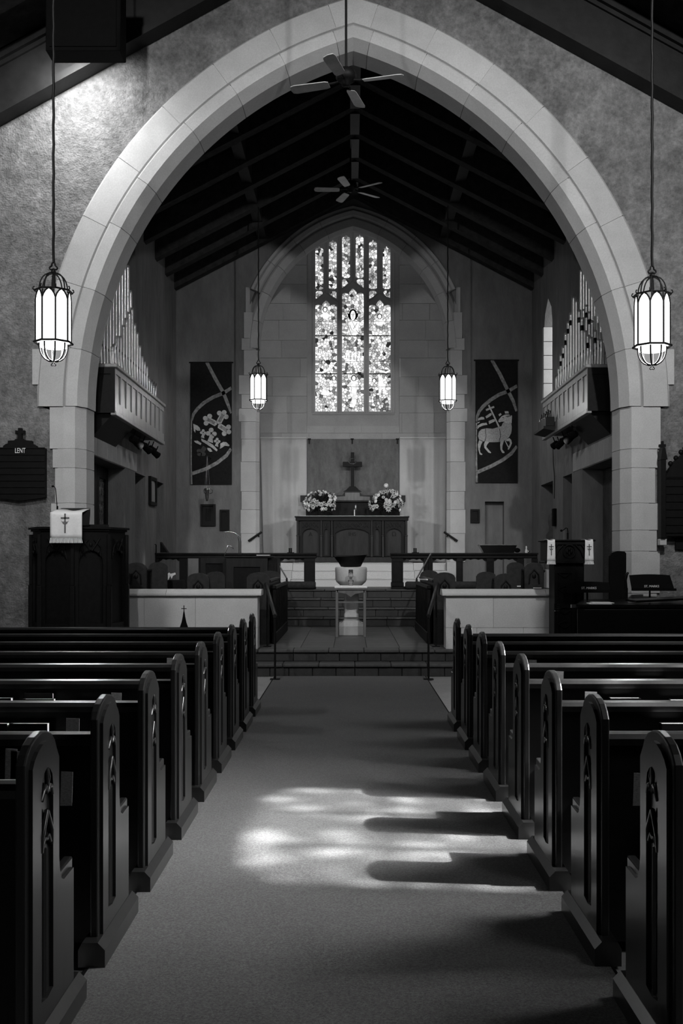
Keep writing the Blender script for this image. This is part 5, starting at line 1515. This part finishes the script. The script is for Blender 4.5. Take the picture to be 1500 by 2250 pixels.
MB().lathe([(.035, 0), (.03, .01), (.034, .04), (.045, .07), (.03, .09), (.012, .10), (.012, .12), (.035, .13), (.035, .24), (.033, .24), (.033, .13)], 16, (tx, ty + .1, zt_ + .001)).build('glass_body', 'glass', ol)
MB().lathe([(.018, .10), (.018, .14), (.004, .145)], 10, (tx, ty + .1, zt_ + .001)).build('burner', 'brass', ol)
MB().box(tx - .005, tx + .005, ty + .06, ty + .064, zt_ + .17, zt_ + .24).box(tx - .02, tx + .02, ty + .06, ty + .064, zt_ + .21, zt_ + .222).build('etched_cross', 'brass', ol)
M['font_bowl'] = M['oak']

# ================================================================== HANDRAILS
for sg, nm in ((-1, 'left'), (1, 'right')):
    c = .0
    def hx(px): return px if sg < 0 else 1545 - px
    r = empty('step_handrail', (X_(hx(603), 12.64), 12.64, 0), 'iron handrail with wooden grip %s of the chancel steps' % nm, 'handrail', 'handrails at the chancel steps')
    A = P(hx(604), 1352, 12.64); B = P(hx(584), 1283, 14.0)
    MB().tube([A + Vector((0, -.03, -.008)), A, B, B + Vector((0, .06, .0))], .024, 8).build('grip', 'oak_mid', r)
    MB().tube([(A.x, A.y, .0135), A], .013, 8).build('post', 'iron', r)
    T = .82; M1 = A.lerp(B, T)
    MB().tube([(M1.x, M1.y, ZC), M1], .013, 8).build('post', 'iron', r)
    MB().box(A.x - .06, A.x + .06, A.y - .05, A.y + .05, .0135, .022).build('foot_plate', 'iron', r)
    MB().box(M1.x - .05, M1.x + .05, M1.y - .05, M1.y + .05, ZC, ZC + .01).build('foot_plate', 'iron', r)
    # bright rail on the sanctuary steps
    r2 = empty('sanctuary_handrail', (sg * 1.2, 17.0, ZC), 'slim bright handrail %s of the sanctuary steps' % nm, 'handrail', 'slim handrails at the sanctuary steps')
    a = P(630 if sg < 0 else 915, 1271, 17.0); b = P(607 if sg < 0 else 946, 1232 if sg < 0 else 1217, 18.7)
    MB().tube([a, b], .013, 8).build('rail', 'chrome', r2)
    MB().tube([(a.x, a.y, ZC), a], .014, 8).build('post', 'iron', r2)
    MB().tube([a, a + Vector((0, -.06, -.03)), a + Vector((0, -.08, -.12)), a + Vector((0, -.02, -.18))], .014, 8).build('scroll_end', 'iron', r2)
    MB().tube([(b.x, b.y, ZS if b.y > 18.8 else SZ[3]), b], .014, 8).build('post', 'iron', r2)
    # short dark rail on the sanctuary jamb
    r3 = empty('jamb_handrail', (EX + sg * 2.05, EY - .05, 1.6), 'short dark handrail fixed on the %s jamb of the sanctuary arch' % nm, 'handrail', 'short handrails on the sanctuary jambs')
    a = P(545 if sg < 0 else 1005, 1189, EY - .10); b = P(575 if sg < 0 else 975, 1169, EY - .06)
    MB().tube([a, b], .022, 8).build('rail', 'oak', r3)
    for t in (.2, .75):
        p = a.lerp(b, t); MB().tube([p, p + Vector((0, .1, -.05))], .01, 6).build('bracket', 'iron', r3)

# ================================================================== ALTAR GROUP
AD = 22.15
al = empty('altar', (X_(773, AD), AD + .3, ZA), 'carved dark oak altar with traceried panels under the window', 'altar')
ax0, ax1 = X_(648, AD), X_(898, AD); azt = Z_(1134, AD)
s = AD / F
MB().box(ax0 + .03, ax1 - .03, AD + .06, AD + .75, ZA, azt - .05).build('body', 'oak_mid', al)
MB().box(ax0 - .01, ax1 + .01, AD - .03, AD + .80, azt - .03, azt, .006).build('altar_top', 'oak_mid', al)
MB().box(ax0 + .01, ax1 - .01, AD + .0, AD + .06, azt - .10, azt - .03, .005).build('carved_frieze', 'oak', al)
MB().box(ax0 + .0, ax1 - .0, AD - .02, AD + .06, ZA, ZA + .12, .006).build('plinth', 'oak_mid', al)
def alt_panel(a, b, letter=None):
    x0, x1 = X_(a, AD), X_(b, AD); z1, z0 = azt - .11, ZA + .13
    w = x1 - x0
    hol = [(x0 + .03, z0 + .03), (x0 + .03, z1 - .26)] + [(q, c) for q, c in [(x0 + .03 + (w - .06) * i / 8, z1 - .26 + .10 * math.sin(PI * i / 8) ** .6) for i in range(1, 8)]] + [(x1 - .03, z1 - .26), (x1 - .03, z0 + .03)]
    p = MB().plate(rect(x0, x1, z0, z1), [hol], 'y', AD + .0, AD + .06).build('arched_panel', 'oak', al)
    mb = MB(); n = max(2, int(w / .16))
    for i in range(n):
        xa = x0 + .04 + (w - .08) * i / n; xb = x0 + .04 + (w - .08) * (i + 1) / n; xm = (xa + xb) / 2
        mb.tube([(xa, AD - .004, z1 - .14), (xm, AD - .008, z1 - .03), (xb, AD - .004, z1 - .14)], .011, 5)
        mb.tube([(xa, AD - .004, z1 - .03), (xm, AD - .008, z1 - .13), (xb, AD - .004, z1 - .03)], .009, 5)
    mb.build('tracery_carving', 'oak_mid', p)
    if letter: text_obj(letter, .13 if len(letter) < 2 else .12, ((x0 + x1) / 2, AD + .055, (z0 + z1) / 2 + .10), 'oak', p, .006, name='carved_monogram')
alt_panel(661, 703, 'A'); alt_panel(708, 725); alt_panel(733, 814, 'IHS'); alt_panel(819, 837); alt_panel(845, 886, '\u03a9')
for px in (654, 705.5, 729, 816.5, 841, 892):
    x = X_(px, AD)
    b_ = MB().box(x - .028, x + .028, AD - .03, AD + .03, ZA + .12, azt - .42, .006).box(x - .018, x + .018, AD - .015, AD + .03, azt - .42, azt - .10, .005).build('buttress', 'oak_mid', al)
    MB().box(x - .034, x + .034, AD - .038, AD + .02, azt - .44, azt - .41, .006).build('buttress_cap', 'oak_mid', b_)
li = MB().box(ax0 + .1, ax1 - .1, AD - .02, AD + .7, azt + .0005, azt + .006).build('altar_linen', 'cloth'); tag(li, 'thin white linen lying along the altar top', 'cloth')

RD = 23.04
rt = empty('retable_shelf', (X_(774, RD), RD, Z_(1100, RD)), 'dark stepped oak shelf behind the altar carrying the cross', 'shelf')
def R_(px, py): return (X_(px, RD), Z_(py, RD))
MB().prism([R_(660, 1103), R_(660, 1089), R_(752, 1089), R_(757, 1081), R_(757, 1080), R_(790, 1080), R_(790, 1081), R_(795, 1089), R_(890, 1089), R_(890, 1103)], 'y', RD - .10, RD + .10).build('stepped_shelf', 'oak_mid', rt)
MB().prism([R_(735, 1100), R_(735, 1092), R_(758, 1091), R_(758, 1083), R_(790, 1083), R_(790, 1091), R_(812, 1092), R_(812, 1100)], 'y', RD - .115, RD - .10).build('raised_block', 'oak_light', rt)
MB().box(X_(672, RD), X_(878, RD), RD - .02, RD + .10, ZA + .75, Z_(1103, RD)).build('shelf_support', 'oak', rt)
cr = empty('altar_cross', (X_(774, RD), RD, Z_(1080, RD)), 'dark wooden cross with a thorn crown above the altar', 'cross')
mb = MB()
MB().prism([R_(754, 1080), R_(794, 1080), R_(788, 1077), R_(785, 1073), R_(780, 1069), R_(768, 1069), R_(764, 1073), R_(760, 1077)], 'y', RD - .06, RD + .06).build('stepped_foot', 'oak', cr)
MB().box(R_(770.5, 0)[0], R_(778, 0)[0], RD - .035, RD + .03, Z_(1069, RD), Z_(994, RD), .004).build('upright', 'oak', cr)
MB().box(R_(753, 0)[0], R_(795, 0)[0], RD - .05, RD - .01, Z_(1026, RD), Z_(1015, RD), .004).build('cross_arm', 'oak', cr)
tcx, tcz = R_(774, 1014)
mb = MB()
for k in range(3):
    mb.tube([(tcx + (.085 + .006 * math.sin(5 * t * .3 + k * 2)) * math.cos(t * PI / 12), RD - .055 - .01 * math.sin(t + k), tcz + (.06 + .006 * math.cos(4 * t * .3 + k)) * math.sin(t * PI / 12)) for t in range(24)], .005, 5, closed=True)
mb.build('thorn_crown', 'brass', cr)
cdl = empty('small_candle', (X_(778.5, 22.6), 22.6, azt), 'thin white candle with a small holder behind the altar centre', 'candle')
MB().tube([(X_(778.5, 22.6), 22.6, azt + .006), (X_(778.5, 22.6), 22.6, azt + .16)], .010, 8).build('candle_stick', 'cloth', cdl)
MB().lathe([(.022, .155), (.03, .17), (.03, .25), (.02, .27)], 10, (X_(781, 22.6), 22.6, azt)).build('follower', 'brass', cdl)

# ---- dossal panel and curtains on the back wall
dz0, dz1 = ZA + .3, Z_(965, BY)
do = empty('dossal_hanging', (X_(775, BY), BY - .04, dz0), 'grey mottled fabric panel hung behind the altar cross', 'hanging')
MB().box(X_(675, BY), X_(876, BY), BY - .05, BY - .03, dz0, dz1).build('fabric', 'dossal', do)
for px in (679, 773, 872):
    MB().box(X_(px - 3, BY), X_(px + 4, BY), BY - .075, BY - .05, Z_(967, BY), Z_(964, BY)).box(X_(px - 1, BY), X_(px + 2, BY), BY - .075, BY - .05, Z_(976, BY), Z_(966, BY)).build('hanging_clip', 'iron', do)
def curtain(a, b, a2, b2, label):
    x0, x1, x2, x3 = X_(a, BY), X_(b, BY), X_(a2, BY), X_(b2, BY)
    z1, z0 = Z_(964, BY), ZA + .02
    r = empty('altar_curtain', ((x0 + x1) / 2, BY - .08, z0), label, 'curtain', 'curtains beside the altar')
    nu, nv = 40, 10; vs = []; fs = []
    for j in range(nv + 1):
        v = j / nv
        for i in range(nu + 1):
            u = i / nu
            xa = x0 + (x2 - x0) * v; xb = x1 + (x3 - x1) * v
            vs.append((xa + (xb - xa) * u, BY - .07 - (.006 + .014 * v) * (math.sin(u * 17) + .6 * math.sin(u * 41 + 1)), z1 + (z0 - z1) * v))
    for j in range(nv):
        for i in range(nu): fs.append((j * (nu + 1) + i, j * (nu + 1) + i + 1, (j + 1) * (nu + 1) + i + 1, (j + 1) * (nu + 1) + i))
    o = MB().add(vs, fs, True).build('curtain_cloth', 'curtain', r)
    so = o.modifiers.new('thickness', 'SOLIDIFY'); so.thickness = .006; so.offset = 0
    MB().box(x0, x1, BY - .10, BY - .05, z1 - .01, z1 + .03, .008).build('heading', 'curtain', r)
curtain(572, 674, 579, 674, 'pale plain curtain left of the altar')
curtain(877, 980, 877, 978, 'pale plain curtain right of the altar')

# ---- flower arrangements
def flowers(px, D, label, seed, hgt):
    rr = random.Random(seed)
    x = X_(px, D); z = azt
    r = empty('flower_arrangement', (x, D, z), label, 'flowers', 'flower arrangements on the altar')
    MB().lathe([(.075, 0), (.085, .01), (.09, .04), (.115, .09), (.12, .11), (.10, .115)], 18, (x, D, z + .007)).build('vase', 'plaque', r)
    MB().box(x - .22, x + .18, D - .12, D + .12, z + .0065, z + .0075).build('white_mat', 'cloth', r)
    c = Vector((x, D, z + .30))
    lf = MB()
    for k in range(170):
        th = rr.uniform(0, 2 * PI); ph = math.acos(rr.uniform(-.75, 1))
        d = Vector((math.sin(ph) * math.cos(th), math.sin(ph) * math.sin(th) * .75, math.cos(ph) * .80))
        L = rr.uniform(.28, .40); b = c + d * L * .3; t = c + d * L
        if t.z < z + .03: t.z = z + .03
        sd = d.cross(Vector((rr.uniform(-1, 1), rr.uniform(-1, 1), rr.uniform(-1, 1))))
        if sd.length < .01: continue
        sd = sd.normalized() * rr.uniform(.012, .026); m_ = b.lerp(t, .6)
        nrm = d.cross(sd).normalized() * .004
        lf.add([b, m_ + sd + nrm, t, m_ - sd + nrm, m_ - nrm * 2], [(0, 1, 4), (1, 2, 4), (2, 3, 4), (3, 0, 4)])
    o = lf.build('leaves', 'leaf', r); o['kind'] = 'stuff'
    placed = []
    for k in range(400):
        if len(placed) > 50: break
        th = rr.uniform(0, 2 * PI); ph = math.acos(rr.uniform(-.6, 1))
        d = Vector((math.sin(ph) * math.cos(th), math.sin(ph) * math.sin(th) * .8, math.cos(ph) * .82))
        if d.y > .35: continue
        p = c + d * rr.uniform(.27, .37)
        if any((p - q).length < .055 for q in placed) or p.z < z + .10: continue
        placed.append(p)
        s = rr.uniform(.038, .062)
        mb = MB()
        # cup of petals round a dark heart
        n = rr.choice((6, 7, 8)); dd = (d + Vector((0, -.5, .15))).normalized()
        u = dd.cross(Vector((0, 0, 1)));
        if u.length < .1: u = Vector((1, 0, 0))
        u.normalize(); v = u.cross(dd).normalized()
        kind = rr.random()
        for i in range(n):
            a = 2 * PI * i / n + rr.uniform(-.1, .1); e = u * math.cos(a) + v * math.sin(a); f = u * math.cos(a + 1.57) + v * math.sin(a + 1.57)
            ln = s * (1.35 if kind > .75 else 1.0)
            w_ = s * (.36 if kind > .75 else .5)
            mb.add([p + dd * .004, p + e * ln * .6 + f * w_ + dd * s * .15, p + e * ln + dd * s * .34, p + e * ln * .6 - f * w_ + dd * s * .15, p + e * ln * .6 - dd * s * .1], [(0, 1, 2), (0, 2, 3), (0, 4, 1), (1, 4, 2), (2, 4, 3), (3, 4, 0)], True)
        if kind < .55: mb.blob(p + dd * s * .25, s * .52, s * .52, s * .45, 8, 5)
        o = mb.build('blossom', 'petal', r)
        if kind >= .55:
            MB().blob(p + dd * s * .2, s * .22, s * .22, s * .2, 6, 4).build('flower_heart', 'petal_core', o)
    top = c + Vector((hgt, -.05, .38))
    if seed == 5:
        MB().blob(top, .055, .05, .05, 10, 6).build('blossom', 'petal', r)
        MB().tube([c, top], .006, 6).build('stem', 'leaf', r)
        for dx in (.14, .20, .24):
            t = c + Vector((dx, -.05, .34 - dx * .3)); MB().tube([c + Vector((dx * .6, -.05, .1)), t - Vector((0, 0, .1)), t], [.006, .024, .004], 6).build('lily_bud', 'petal', r)
flowers(705, 22.45, 'white flower arrangement left of the altar cross', 4, 0)
flowers(849, 22.45, 'taller white flower arrangement right of the altar cross', 5, -.01)

# ================================================================== BANNERS
BD = EY - .03
def banner(ox, oy, sc_, x0, x1, y0, y1, label):
    def q(cx, cy): return (X_(ox + cx / sc_, BD), Z_(oy + cy / sc_, BD))
    a, b = q(x0, y1), q(x1, y0)
    r = empty('wall_banner', ((a[0] + b[0]) / 2, BD, a[1]), label, 'banner', 'banners beside the sanctuary arch')
    MB().box(a[0], b[0], BD - .008, BD + .002, a[1], b[1]).build('cloth', 'banner', r)
    MB().tube([(a[0] - .03, BD, b[1] - .01), (b[0] + .03, BD, b[1] - .01)], .014, 8).build('hanging_rod', 'iron', r)
    def shape(pts, m, nm, lay=1):
        MB().plate([q(*p) for p in pts], [], 'y', BD - .008 - .004 * lay, BD - .0085).build(nm, m, r)
    def band(pts, w, nm='braid_band', m='banner_band', lay=1):
        n = len(pts); L = []; R2 = []
        for i, p in enumerate(pts):
            p0 = pts[max(0, i - 1)]; p1 = pts[min(n - 1, i + 1)]
            dx, dy = p1[0] - p0[0], p1[1] - p0[1]; l = math.hypot(dx, dy)
            ww = w[i] if isinstance(w, (list, tuple)) else w
            nx_, ny_ = -dy / l * ww / 2, dx / l * ww / 2
            L.append((min(x1, max(x0, p[0] + nx_)), min(y1, max(y0, p[1] + ny_)))); R2.append((min(x1, max(x0, p[0] - nx_)), min(y1, max(y0, p[1] - ny_))))
        shape(L + R2[::-1], m, nm, lay)
    return r, q, shape, band
def blob_pts(cx, cy, rx, ry, n=12): return [(cx + rx * math.cos(2 * PI * i / n), cy + ry * math.sin(2 * PI * i / n)) for i in range(n)]
# right banner: lamb with flag
r, q, shape, band = banner(930, 770, 4.411, 503, 910, 90, 1283, 'dark banner with a white lamb carrying a flag, right of the arch')
band([(662, 92), (740, 230), (820, 395), (868, 490), (903, 590)], [34, 34, 34, 32, 26])
band([(909, 345), (820, 395), (730, 430), (650, 480), (580, 540), (540, 590), (520, 640), (514, 700)], [34, 36, 34, 34, 34, 30, 26, 16])
band([(513, 690), (512, 900), (512, 1100), (516, 1280)], [14, 14, 18, 22])
band([(909, 930), (850, 1000), (770, 1060), (660, 1120), (522, 1180)], 34)
shape([(535, 790), (560, 765), (610, 755), (670, 760), (720, 745), (755, 735), (770, 700), (790, 690), (815, 705), (850, 708), (855, 745), (850, 800), (825, 845), (790, 870), (750, 885), (700, 890), (640, 890), (600, 880), (570, 885), (540, 870), (528, 830)], 'wool', 'lamb_body', 2)
shape([(725, 690), (728, 672), (755, 640), (790, 622), (830, 622), (842, 640), (855, 660), (853, 705), (800, 705), (780, 690), (755, 692), (735, 698)], 'banner_pale', 'lamb_head', 3)
shape([(790, 640), (835, 628), (845, 640), (815, 652)], 'banner_grey', 'lamb_ear', 4)
shape(blob_pts(770, 652, 6, 4, 8), 'banner', 'lamb_eye', 4)
for pts in ([(540, 865), (575, 880), (555, 920), (545, 960), (550, 990), (570, 1005), (566, 1014), (545, 1010), (530, 960), (525, 915)],
            [(595, 880), (640, 885), (615, 915), (608, 935), (640, 975), (655, 990), (650, 998), (628, 990), (590, 945), (585, 915)],
            [(745, 880), (780, 872), (765, 920), (762, 960), (784, 985), (782, 996), (762, 994), (745, 960), (742, 920)],
            [(790, 868), (830, 850), (850, 870), (856, 900), (845, 930), (828, 960), (815, 962), (820, 940), (838, 905), (832, 880), (805, 880)]):
    shape(pts, 'banner_pale', 'lamb_leg', 2)
band([(630, 530), (730, 740)], 14, 'flag_staff', 'banner_pale', 4)
band([(790, 875), (820, 935)], 9, 'flag_staff', 'banner_pale', 1)
band([(605, 580), (645, 562)], 18, 'staff_arm', 'banner_pale', 3); band([(655, 558), (684, 548)], 18, 'staff_arm', 'banner_pale', 3)
for pts in ([(530, 660), (560, 645), (585, 648), (590, 668), (560, 672), (527, 682)], [(600, 640), (640, 612), (655, 608), (662, 625), (640, 642), (608, 660)], [(522, 730), (560, 708), (610, 702), (618, 722), (580, 728), (540, 745), (522, 765)], [(630, 685), (675, 668), (690, 672), (690, 690), (665, 700), (635, 715)], [(522, 700), (540, 690), (545, 696), (525, 712)]):
    shape(pts, 'banner_pale', 'flag_field', 3)
for pts in ([(725, 622), (745, 608), (757, 622), (735, 640)], [(785, 590), (820, 590), (826, 612), (790, 612)], [(846, 630), (856, 634), (856, 662), (848, 650)]):
    shape(pts, 'banner_pale', 'halo_ray', 3)
for cx in (606, 745): band([(cx - 8, 760), (cx, 830), (cx - 14, 885)], 5, 'seam_line', 'banner', 3)
# left banner: crown and cross
r, q, shape, band = banner(400, 770, 4.414, 82, 482, 112, 1300, 'dark banner with a tilted cross and crown, left of the arch')
band([(240, 114), (320, 270), (400, 410), (440, 510), (478, 610)], [34, 34, 34, 32, 24])
band([(481, 365), (400, 415), (300, 455), (210, 510), (150, 565), (110, 620), (94, 680)], [34, 36, 34, 34, 32, 28, 18])
band([(92, 670), (88, 900), (88, 1100), (92, 1298)], [14, 12, 12, 18])
band([(479, 955), (430, 1020), (340, 1090), (230, 1150), (96, 1195)], 34)
def arm(cx, cy, ang, L, w):
    c, s = math.cos(ang), math.sin(ang)
    def t(u, v): return (cx + u * c - v * s, cy + u * s + v * c)
    shape([t(18, -w), t(L - 40, -w), t(L - 40, w), t(18, w), t(6, 0)], 'banner_pale', 'cross_arm', 2)
    for (u, v) in ((L - 34, -w - 12), (L - 34, w + 12), (L - 6, 0)): shape([t(u + 24 * math.cos(k * PI / 5), v + 24 * math.sin(k * PI / 5)) for k in range(10)], 'banner_pale', 'cross_lobe', 1)
    shape([t(30, -w * .55), t(L - 30, -w * .55), t(L - 30, w * .55), t(30, w * .55)], 'banner_band', 'cross_inlay', 3)
arm(345, 720, rad(-62), 140, 26); arm(345, 720, rad(207), 140, 26); arm(345, 720, rad(33), 135, 26)
M['banner_dim'] = mat('banner_dim_braid', .05, .8, noise=((30, .5),))
shape([(205, 925), (240, 950), (200, 1010), (165, 985)], 'banner_dim', 'cross_arm', 1)
for (cx, cy) in ((165, 975), (205, 1005), (170, 1005)): shape(blob_pts(cx, cy, 24, 20), 'banner_dim', 'cross_lobe', 2)
shape([(185, 855), (240, 880), (300, 915), (345, 965), (335, 980), (290, 945), (230, 905), (190, 880)], 'banner_pale', 'crown_band', 2)
shape([(115, 878), (150, 875), (188, 900), (180, 918), (130, 895)], 'banner_pale', 'crown_band', 2)
shape([(245, 945), (275, 950), (295, 980), (270, 985), (248, 965)], 'banner_pale', 'crown_band', 2)
for (cx, cy, s) in ((283, 805, 1.25), (205, 798, .75), (340, 880, .75)):
    for (dx, dy) in ((0, -26), (-24, 0), (24, 4), (4, 24)): shape(blob_pts(cx + dx * s, cy + dy * s, 19 * s, 18 * s, 10), 'banner_pale', 'crown_trefoil', 2)
    shape([(cx - 8 * s, cy + 10 * s), (cx + 8 * s, cy + 10 * s), (cx + 14 * s, cy + 75 * s), (cx - 30 * s, cy + 60 * s)], 'banner_pale', 'crown_stem', 1)
shape([(108, 712), (150, 730), (172, 752), (178, 778), (150, 780), (130, 765), (128, 800), (115, 780)], 'banner_pale', 'crown_side', 2)
shape([(370, 905), (400, 888), (430, 890), (460, 920), (455, 930), (415, 925), (385, 945), (365, 955), (372, 930)], 'banner_pale', 'crown_side', 2)

# ================================================================== WALL FITTINGS
def wall_box(px0, px1, py0, py1, name, label, cat, m='plaque', D=EY, inner=True):
    a = P(px0, py1, D); b = P(px1, py0, D)
    r = empty(name, ((a.x + b.x) / 2, D, a.z), label, cat)
    MB().plate(rect(a.x, b.x, a.z, b.z), [rect(a.x + .04, b.x - .04, a.z + .04, b.z - .04)], 'y', D - .05, D - .002).build('frame', m, r)
    MB().box(a.x + .035, b.x - .035, D - .02, D - .002, a.z + .035, b.z - .035).build('panel', m, r)
    return r
wb = wall_box(441, 474, 1108, 1156, 'wall_cupboard', 'dark framed cupboard below the left banner', 'cupboard', 'oak')
mb = MB()
a = P(450, 1145, EY); b = P(466, 1118, EY)
for k in range(3): mb.tube([(a.x + .03 + k * .04, EY - .025, a.z), (a.x + .03 + k * .04, EY - .03, b.z)], .008, 5)
mb.build('door_carving', 'oak', wb)
wall_box(483, 504, 1120, 1166, 'memorial_plaque', 'narrow dark plaque left of the sanctuary jamb', 'plaque')
wall_box(1033, 1053, 1119, 1149, 'memorial_plaque', 'small dark square plaque right of the sanctuary jamb', 'plaque')
# sanctuary lamp on three chains
sl = empty('sanctuary_lamp', (X_(455, 20.6), 20.6, Z_(1100, 20.6)), 'hanging metal sanctuary lamp on thin chains before the left wall', 'lamp')
lx, ly = X_(455, 20.6), 20.6
for k in range(3):
    t = 2 * PI * k / 3 + .5
    MB().tube([(lx + .06 * math.cos(t), ly + .06 * math.sin(t), Z_(1076, ly)), (lx, ly, Z_(1002, ly))], .003, 5).build('chain', 'brass', sl)
MB().tube([(lx, ly, Z_(1002, ly)), (lx, EY - .03, Z_(1002, ly))], .010, 6).build('wall_arm', 'iron', sl)
MB().lathe([(.02, Z_(1101, ly)), (.035, Z_(1097, ly)), (.045, Z_(1088, ly)), (.05, Z_(1080, ly)), (.065, Z_(1075, ly)), (.06, Z_(1073, ly)), (.03, Z_(1073, ly))], 14, (lx, ly, 0)).build('lamp_cup', 'chrome', sl)
for k in range(3):
    t = 2 * PI * k / 3
    MB().tube([(lx + .05 * math.cos(t), ly + .05 * math.sin(t), Z_(1085, ly)), (lx + .10 * math.cos(t), ly + .10 * math.sin(t), Z_(1083, ly)), (lx + .11 * math.cos(t), ly + .11 * math.sin(t), Z_(1077, ly)), (lx + .08 * math.cos(t), ly + .08 * math.sin(t), Z_(1076, ly))], .006, 5).build('scroll', 'iron', sl)
# framed picture on the left chancel wall, small box on the right one
pf = empty('framed_picture', (CL + .02, 18.55, 2.5), 'small framed picture between the left wall recesses', 'picture')
MB().plate(rect(18.27, 18.86, 2.47, 2.98), [rect(18.33, 18.80, 2.53, 2.92)], 'x', CL, CL + .05).build('frame', 'oak', pf)
MB().box(CL, CL + .02, 18.32, 18.81, 2.52, 2.93).build('print', 'card', pf)
tm = MB().box(CR - .06, CR, 18.65, 18.80, 2.10, 2.42, .008).build('wall_switch', 'matte_black'); tag(tm, 'small dark box fixed between the right wall recesses', 'wall box')
# leaded double door in the left recess
dr = empty('door_1', (CL - .30, 15.5, .35), 'dark oak double door with leaded diamond panes in the left recess', kind='structure')
xd = CL - .30
for (ya, yb) in ((14.95, 15.66), (15.68, 16.38)):
    lf_ = MB().plate(rect(ya, yb, .33, 2.94), [rect(ya + .13, yb - .16, 1.15, 2.76)], 'x', xd - .03, xd + .03).build('door_leaf', 'oak', dr)
    y0, y1 = ya + .13, yb - .16
    MB().box(xd - .012, xd - .004, y0, y1, 1.15, 2.76).build('glass_sheet', 'lead_pane', lf_)
    ny, nz = 4, 12; dy, dz = (y1 - y0) / ny, 1.61 / nz
    for j in range(nz):
        for i in range(ny):
            cy_, cz_ = y0 + (i + .5) * dy, 1.15 + (j + .5) * dz
            MB().prism([(cy_ - dy * .46, cz_), (cy_, cz_ - dz * .46), (cy_ + dy * .46, cz_), (cy_, cz_ + dz * .46)], 'x', xd - .004, xd + .004 + random.uniform(0, .004)).build('pane', 'lead_pane', lf_)
    MB().box(xd - .03, xd + .034, y0, y1, 1.98, 2.01).build('glazing_bar', 'oak', lf_)
# bracket shelf with silver handbells on the right organ case
bs = empty('bracket_shelf', (3.33, 17.4, 3.70), 'small dark bracket shelf at the foot of the right organ case', 'shelf')
MB().box(3.25, 3.395, 17.0, 17.75, 3.705, 3.86, .008).build('tray', 'oak', bs)
MB().prism([(3.20, 3.66), (3.39, 3.62), (3.39, 3.70), (3.20, 3.70)], 'y', 16.95, 17.85).build('shelf_board', 'oak', bs)
pos = ['nearest', 'second', 'third', 'fourth', 'fifth', 'sixth', 'farthest']
for k in range(7):
    o = empty('handbell', (3.30 + (k % 2) * .045, 17.06 + k * .10, 3.862), 'shiny silver handbell on the bracket shelf, %s in the row' % pos[k], 'bell', 'handbells on the bracket shelf')
    MB().lathe([(.042, 0), (.040, .008), (.032, .03), (.026, .05), (.014, .066), (.004, .07)], 12, tuple(o.location)).build('bell_cup', 'chrome', o)
    MB().tube([o.location + Vector((0, 0, .066)), o.location + Vector((.006, 0, .10)), o.location + Vector((0, 0, .125))], .009, 6).build('handle', 'matte_black', o)
# loose hanging cable and statue on the right
hc = MB().tube([(CR - .04, 18.8, 3.62), (CR - .03, 18.82, 3.3), (CR - .03, 18.70, 3.0), (CR - .03, 18.72, 2.6)], .008, 6).build('hanging_cable', 'iron'); tag(hc, 'thin dark cable hanging on the right chancel wall', 'cable')
sta = empty('stone_statue', (CR - .02, 19.55, 1.0), 'weathered round-topped stone statue in the right wall recess', 'statue')
sx, sy = CR + .12, 19.55
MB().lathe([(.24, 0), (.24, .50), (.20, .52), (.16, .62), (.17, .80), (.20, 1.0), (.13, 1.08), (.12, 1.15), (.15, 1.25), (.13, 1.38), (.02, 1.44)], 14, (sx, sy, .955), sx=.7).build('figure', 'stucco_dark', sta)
MB().box(sx - .18, sx + .18, sy - .26, sy + .26, .945, 1.30, .01).build('pedestal', 'stone_dull', sta)
# slim stand beside the left rail
st_ = empty('microphone_stand', (X_(343, 18.4), 18.4, SZ[2]), 'slim dark microphone stand at the left end of the communion rail', 'stand')
MB().tube([(X_(343, 18.4), 18.4, SZ[2]), (X_(343, 18.4), 18.4, Z_(1197, 18.4)), P(340, 1196, 18.4)], .010, 6).build('shaft', 'matte_black', st_)
MB().lathe([(.12, 0), (.12, .02), (.02, .03)], 14, (X_(343, 18.4), 18.4, SZ[2])).build('foot', 'matte_black', st_)
sb = MB().prism([(X_(345, 18.6), Z_(1190, 18.6)), (X_(345, 18.6), Z_(1214, 18.6)), (X_(362, 18.6), Z_(1214, 18.6))], 'y', 18.9, 19.08).build('slanted_board', 'oak'); tag(sb, 'dark slanted board leaning above the left end of the communion rail', 'board')
